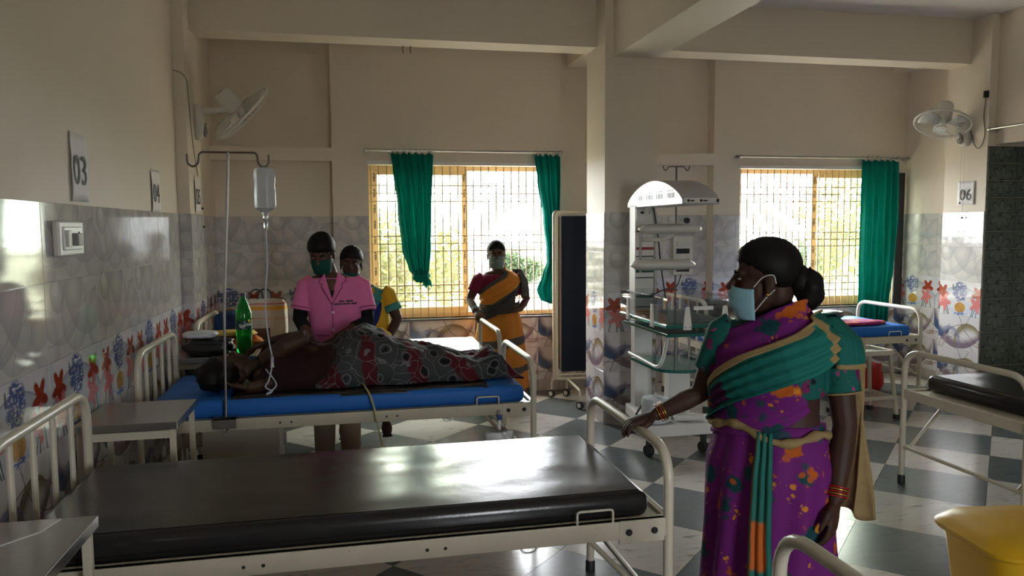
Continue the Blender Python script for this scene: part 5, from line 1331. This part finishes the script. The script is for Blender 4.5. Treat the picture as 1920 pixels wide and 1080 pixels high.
# ------------------------------------------------------------------ woman in yellow sitting on the bed behind the nurse
MT_YSARI = cloth('yellow_sari', (.52, .30, .012), (.66, .42, .03), .8, 6.); MT_AQUA = cloth('aqua_border', (.03, .20, .17), (.08, .30, .24), .8); MT_DBLUE = cloth('deep_blue_blouse', (.01, .015, .10), (.02, .03, .16), .8)
t = thing('person', 'woman in a yellow and aqua sari seated on the bed behind the nurse', 'person', (.08, 5.89, 0))
P0 = Vector((.08, 5.89, 0)); YM = frame(L_(.012, 5.84, 1.375), math.radians(-4), .0, .04, 1.06)
TY = Torso([(1.245, -.05, 0, .055, .055), (1.215, -.03, 0, .13, .08), (1.15, 0, 0, .18, .10), (1.03, .02, 0, .18, .12), (.90, .03, .0, .18, .13), (.73, .03, -.02, .20, .16)], .05)
g = H(); head_shapes(g, YM); g.tube([L_(.02, 5.865, 1.35), L_(.03, 5.87, 1.28), L_(.04, 5.87, 1.19)], [.046, .048, .06], 12); g.loft(TY.rings(28, -.012))
a, b, c = L_(.275, 5.86, 1.14), L_(.345, 5.82, .95), L_(.25, 5.68, .80); g.tube([a, tuple(Vector(a).lerp(Vector(b), .5)), b, tuple(Vector(b).lerp(Vector(c), .35)), c], [.052, .046, .040, .038, .026], 12); hand_shapes(g, c, (-.3, -.9, -.3), (0, 0, -1), .25, .95, -1, .02, .5); YA = (a, b, c)
a, b, c = L_(-.09, 5.86, 1.14), L_(-.16, 5.80, .94), L_(-.13, 5.66, .78); g.tube([a, b, c], [.05, .040, .026], 12); hand_shapes(g, c, (.2, -.9, -.2), (0, 0, -1), .25, .95, 1, .02, .5)
for sx in (-.17, .13):
    g.tube([(sx*.6, -.02, .79), (sx, -.27, .80), (sx+.01, -.335, .74), (sx+.02, -.365, .40), (sx+.025, -.365, .245)], [.085, .075, .062, .048, .036], 12); g.ball((sx+.025, -.40, .20), (.040, .080, .032), 12, 8, rot=Matrix.Rotation(.5, 3, 'X'))
    for k in range(5): g.ball((sx+.025+(k-2)*.015, -.468+abs(k-1.5)*.006, .158), (.0085, .016, .009), 8, 6)
fused('body', g, MT_SKIN, t, .006, 3)
face_parts(t, YM); hair_cap(t, YM, .036, -.010, -.08, .010, seed=8); face_mask(t, YM, MT_MASKG, drop=.055, loop_mat=MT_MASKG)
g = H(); g.loft(TY.rings(32, .008, z0=1.21)); g.tube([L_(.24, 5.86, 1.16), YA[0], tuple(Vector(YA[0]).lerp(Vector(YA[1]), .62))], [.06, .064, .062], 16); fused('blouse', g, MT_YSARI, t, .007, 4)
drape('sari_drape', MT_AQUA, [(FR-1.2, .92), (FR-.4, .98), (FR+.2, 1.06), (FR+.6, 1.13), (FR+1.0, 1.19)], .035, .018, parent=t, T=TY); drape('blouse_front', MT_DBLUE, [(FR-.2, .86), (FR+.3, .98), (FR+.55, 1.10)], .045, .014, parent=t, T=TY)
g = G(); q = Vector(YA[0]).lerp(Vector(YA[1]), .5); g.tube([YA[0] and tuple(Vector(YA[0]).lerp(Vector(YA[1]), .42)), tuple(Vector(YA[0]).lerp(Vector(YA[1]), .66))], [.066, .066], 18); g.build('sleeve_border', MT_AQUA, t, 'all')
g = G()
for sx in (-.17, .13): g.tube([(sx*.6, .06, .805), (sx, -.26, .81), (sx+.01, -.335, .74), (sx+.02, -.365, .42), (sx+.022, -.365, .36)], [.10, .095, .082, .068, .066], 16)
fused('sari_lap', g, MT_YSARI, t, .008, 4); bangles(t, Vector(YA[2]).lerp(Vector(YA[1]), .1), Vector(YA[1])-Vector(YA[2]), .034, 2, [MT_WHITE], .008)

# ------------------------------------------------------------------ woman in orange standing at the window
MT_MAR = cloth('maroon_blouse', (.16, .010, .035), (.22, .018, .05), .8, 8.)
def orange_mat():
    m = M('orange_sari_with_grey_bands', (.5, .18, .02), .8); x, y, z = m.xyz('Object'); n = m.noise(6, 3); zz = z+(n-.5)*.03-x*.10
    c = m.mix(n, (.50, .16, .010), (.66, .25, .03))
    for (z0, h) in ((.60, .035), (.34, .030), (.10, .05)): c = m.mix((zz-z0).abs().ss(h+.008, h-.004), c, (.07, .065, .06))
    m.color(c); m.bump(n, .3, .02); return m.m
MT_OSARI = orange_mat()
def oband():
    m = M('orange_drape_with_grey_edges', (.5, .18, .02), .8); u, v, _ = m.xyz('UV'); n = m.noise(8, 3); c = m.mix(n, (.52, .17, .012), (.68, .27, .03))
    c = m.mix((v-.5).abs().ss(.30, .36), c, m.mix(n, (.05, .048, .045), (.10, .095, .09))); c = m.mix((v-.52).abs().ss(.05, .03)*.0, c, (.06, .06, .06)); m.color(c); m.bump(n, .3, .02); return m.m
MT_OBAND = oband(); MT_GREYB = cloth('dark_grey_border', (.045, .043, .042), (.11, .105, .10), .8, 30.)
def check_mat():
    m = M('green_white_check_mask', (.5, .5, .5), .8); u, v, _ = m.xyz('UV'); a = ((u*16).frac()).gt(.5); b = ((v*8).frac()).gt(.5)
    c = m.mix(a, (.42, .46, .44), (.04, .16, .12)); c = m.mix(b*.6, c, (.01, .05, .04)); m.color(c); return m.m
t = thing('person', 'woman in an orange and grey sari with checked mask standing at the window', 'person', (1.325, 6.80, 0))
P0 = Vector((1.325, 6.80, 0)); OM = frame(L_(1.295, 6.77, 1.392), math.radians(-8), .02, 0, 1.06); yo_ = math.radians(-6)
TO = Torso([(1.265, -.01, 0, .055, .055), (1.235, -.01, 0, .13, .08), (1.18, 0, 0, .185, .105), (1.08, 0, 0, .180, .130), (.98, 0, 0, .160, .125), (.90, 0, 0, .165, .125), (.78, .0, 0, .195, .15)], yo_)
g = H(); head_shapes(g, OM); g.tube([L_(1.30, 6.795, 1.37), L_(1.312, 6.80, 1.30), L_(1.318, 6.80, 1.20)], [.046, .048, .06], 12); g.loft(TO.rings(28, -.012))
OR_ = [L_(1.135, 6.79, 1.17), L_(1.055, 6.80, .99), L_(1.085, 6.60, .895)]; OL_ = [L_(1.515, 6.79, 1.165), L_(1.585, 6.83, .98), L_(1.50, 6.70, .90)]
for (a, b, c) in (OR_, OL_): g.tube([a, tuple(Vector(a).lerp(Vector(b), .5)), b, tuple(Vector(b).lerp(Vector(c), .4)), c], [.050, .044, .038, .036, .025], 12)
hand_shapes(g, OR_[2], (.05, -.9, -.25), (0, -.1, -1), .45, .95, 1, .02, .6); hand_shapes(g, OL_[2], (-.8, -.3, .1), (0, .6, -.5), .3, .95, -1, .02, .5)
for sx in (-.085, .085): g.tube([(sx, .01, .84), (sx, 0, .48), (sx*1.05, .01, .07)], [.085, .058, .040], 12); g.ball((sx*1.05, -.05, .035), (.042, .11, .035), 12, 8)
fused('body', g, MT_SKIN2, t, .006, 3)
face_parts(t, OM); hair_cap(t, OM, .046, -.012, -.07, .008, seed=6); face_mask(t, OM, check_mat())
g = H(); g.loft(TO.rings(32, .005, z0=1.23, z1=.99))
for (a, b, c) in (OR_, OL_): A, B = Vector(a), Vector(b); g.tube([tuple(A+Vector((.04 if a is OR_[0] else -.04, 0, .02))), a, tuple(A.lerp(B, .6))], [.056, .062, .058], 16)
fused('blouse', g, MT_MAR, t, .007, 4)
skirt('sari_skirt', t, MT_OSARI, [(.90, 0, 0, .170, .130), (.80, 0, 0, .200, .155), (.60, 0, 0, .225, .18), (.35, .01, 0, .24, .20), (.02, .02, 0, .26, .22)], yo_, 8, .014, seed=5)
drape('sari_drape', MT_OBAND, [(FR-1.5, .93), (FR-.7, 1.0), (FR+.0, 1.08), (FR+.7, 1.16), (FR+1.2, 1.22), (FR+1.8, 1.22)], lambda u: .105, .018, parent=t, T=TO, ripple=.005, fold=4)
drape('waist_wrap', MT_GREYB, [(FR-1.8, .90), (FR-.6, .905), (FR+.6, .92), (FR+1.8, .94)], .042, .024, parent=t, T=TO, ripple=.006, fold=3)
drape('waist_sash', MT_GREYB, [(FR-1.2, .80), (FR-.3, .87), (FR+.3, .97), (FR+.8, 1.06)], .022, .034, parent=t, T=TO, ripple=.004, fold=2)
A = Vector(OL_[0])
def cap2(u, v):
    a = lerp(-.55, 1.0, u)*PI; rad = .070+.012*v+.004*math.sin(u*14)-.05*max(0, .4-v)*1.4; return tuple(A+Vector((.012*v, 0, lerp(.095, -.15, v)))+Vector((math.cos(a)*rad, math.sin(a)*rad, 0))+Vector((-.03, 0, 0))*max(0, .5-v)*1.5)
g = G(); g.grid(cap2, 30, 12); o = g.build('shoulder_fold', MT_GREYB, t, 'all'); o.modifiers.new('t', 'SOLIDIFY').thickness = .004
bangles(t, Vector(OR_[2]).lerp(Vector(OR_[1]), .12), Vector(OR_[1])-Vector(OR_[2]), .033, 5, [MT_AQUA, MT_WHITE], .010)

# ------------------------------------------------------------------ patient lying on the blue bed
MT_SHAWL = cloth('dark_maroon_shawl', (.014, .005, .005), (.028, .009, .008), .85, 7., .5)
t = thing('person', 'patient lying on the blue bed under a dark shawl with one elbow raised', 'person', (0, 4.75, .705))
P0 = Vector((0, 4.75, .705)); PL = lambda x, y, z: (x-P0.x, y-P0.y, z-P0.z)
PM = Matrix(((0, 0, -1, -.715), (.8, -.6, 0, -.05), (-.6, -.8, 0, .105), (0, 0, 0, 1))) @ Matrix.Scale(1.08, 4)
g = H(); head_shapes(g, PM)
def lying(pts):
    rr = [ellring(PL(x, y, z), ry, rz, 0, 20) for (x, y, z, ry, rz) in pts]; out = []
    for (x, y, z, ry, rz) in pts: out.append([PL(x, y+ry*math.cos(a), z+rz*math.sin(a)) for a in (2*PI*k/20 for k in range(20))])
    return out
g.loft(lying([(-.62, 4.72, .80, .05, .05), (-.54, 4.74, .81, .07, .06), (-.50, 4.76, .83, .16, .10), (-.36, 4.77, .835, .19, .115), (-.15, 4.77, .83, .17, .11), (.02, 4.77, .84, .18, .12), (.12, 4.77, .84, .15, .11)]))
g.tube([PL(-.50, 4.62, .87), PL(-.38, 4.58, .96), PL(-.265, 4.62, 1.0)], [.055, .050, .044], 12); g.tube([PL(-.265, 4.62, 1.0), PL(-.38, 4.70, .98), PL(-.50, 4.78, .955)], [.044, .042, .028], 12)
hand_shapes(g, PL(-.50, 4.78, .955), (-.8, .3, -.3), (0, -.2, -1), .35, .95, 1, .02, .5)
g.tube([PL(-.52, 4.58, .80), PL(-.46, 4.50, .755), PL(-.58, 4.46, .75)], [.05, .042, .028], 12); hand_shapes(g, PL(-.58, 4.46, .75), (-.9, .1, .12), (0, .3, 1), .45, .95, 1, .02, .5)
for (y, z) in ((4.68, .86), (4.84, .84)):
    g.tube([PL(.05, y, .825), PL(.25, y, .815), PL(.45, y, .80), PL(.68, y, .775), PL(.86, y, .76)], [.09, .08, .065, .052, .038], 12); g.ball(PL(.91, y, .785), (.035, .035, .06), 10, 8)
fused('body', g, MT_SKIN, t, .0065, 3)
face_parts(t, PM); hair_cap(t, PM, .052, .0, -.07, .012, seed=12)
g = G(); rr = []
for i in range(17):
    a = -PI/2+PI*i/16; rr.append([Vector(PL(-.765, 4.62, .80))+Vector((math.cos(a)*math.cos(q)*.12, math.cos(a)*math.sin(q)*.14, math.sin(a)*.088))*(1+.25*mnoise.noise(Vector((math.cos(q)*2, math.sin(q)*2, a*2+9)))) for q in (2*PI*k/24 for k in range(24))])
g.loft(rr); g.build('loose_hair', MT_HAIR, t, 'all')
def gs(x, c, w): return math.exp(-((x-c)/w)**2)
def shawl(u, v):
    x = lerp(-.60, .12, u); yn = lerp(-1, 1, v); y = 4.77+yn*lerp(.29, .25, u); top = .93+.03*gs(x, -.42, .12)+.055*gs(x, .05, .14); e = max(0, 1-abs(yn)**3.2)**.6
    n = .035*mnoise.noise(Vector((x*6, y*8, 1)))+.020*mnoise.noise(Vector((x*15, y*12, 4))); edge = min(1, u*6)*min(1, .2+(1-u)*6)
    return PL(x+.02*math.sin(v*9), y+.015*math.sin(x*14), .712+(top-.712)*e*(.25+.75*edge)+(n*e+.004))
g = G(); g.grid(shawl, 50, 40); o = g.build('shawl', MT_SHAWL, t, 'all'); o.modifiers.new('t', 'SOLIDIFY').thickness = .006
def blanket_mat():
    m = M('grey_maroon_floral_blanket', (.1, .1, .1), .85, spec=.2); n = m.noise(4.2, 3); v = m.coord()
    nd = m.node('ShaderNodeVectorMath', operation='ADD'); nz = m.node('ShaderNodeTexNoise'); nz.inputs['Scale'].default_value = 9; m.nt.links.new(v, nz.inputs['Vector'])
    sc = m.node('ShaderNodeVectorMath', operation='SCALE'); sc.inputs['Scale'].default_value = .07; m.nt.links.new(nz.outputs['Color'], sc.inputs[0]); m.nt.links.new(v, nd.inputs[0]); m.nt.links.new(sc.outputs[0], nd.inputs[1])
    x, y, z = m.xyz('Object'); c = m.mix(n, (.024, .026, .028), (.07, .073, .077)); band = ((x*1.6+y*.9+n*.5)*2.2).frac()
    c = m.mix((band-.5).abs().ss(.17, .13), c, m.mix(n, (.055, .006, .011), (.10, .012, .02)))
    d = m.voro(9, nd.outputs[0]); e = m.voro(9, nd.outputs[0], 'DISTANCE_TO_EDGE'); c = m.mix(d.ss(.24, .19), c, (.010, .011, .013)); c = m.mix((d-.30).abs().ss(.035, .012), c, (.15, .155, .16)); c = m.mix(e.ss(.02, .008)*.6, c, (.22, .22, .22))
    m.color(c); m.bump(n, .4, .03); return m.m
def blanket(u, v):
    x = lerp(-.24, 1.0, u); yn = lerp(-1, 1, v); y = 4.78+yn*(.32-.05*u); base = .815+.21*gs(x, .06, .20)+.085*gs(x, .34, .18)+.045*gs(x, .56, .14)+.055*gs(x, .90, .11)
    e = max(0, 1-abs(yn)**3.5)**.6; leg = 1-.14*gs(yn, .05, .22)*(1 if x > .3 else .3)
    n = .030*mnoise.noise(Vector((x*6+3, y*8, 1)))+.018*mnoise.noise(Vector((x*14, y*18, 4)))+.008*mnoise.noise(Vector((x*34, y*30, 7))); edge = min(1, (1-u)*10)*min(1, .45+u*6)
    return PL(x+.03*math.sin(v*8+1), y+.02*math.sin(x*17), .718+max(0, (base-.718)*leg+n)*e*edge+.006)
g = G(); g.grid(blanket, 80, 48); o = g.build('blanket', blanket_mat(), None, 'all'); o.location = P0; o.modifiers.new('t', 'SOLIDIFY').thickness = .008
tag(o, 'grey and maroon floral blanket heaped over the patient\'s hips and legs', 'blanket')

def rub(u, v): return (lerp(-.66, .78, u), lerp(4.372, 5.12, v)+.006*math.sin(u*9), .7155+.003*math.sin(u*14+v*5)-(.02*max(0, (.04-v)/.04)))
g = G(); g.grid(rub, 40, 24); o = g.build('rubber_sheet', MT_BLACK, None, 'all'); o.modifiers.new('t', 'SOLIDIFY').thickness = .003
tag(o, 'black rubber sheet spread between the patient and the blue mattress', 'sheet')
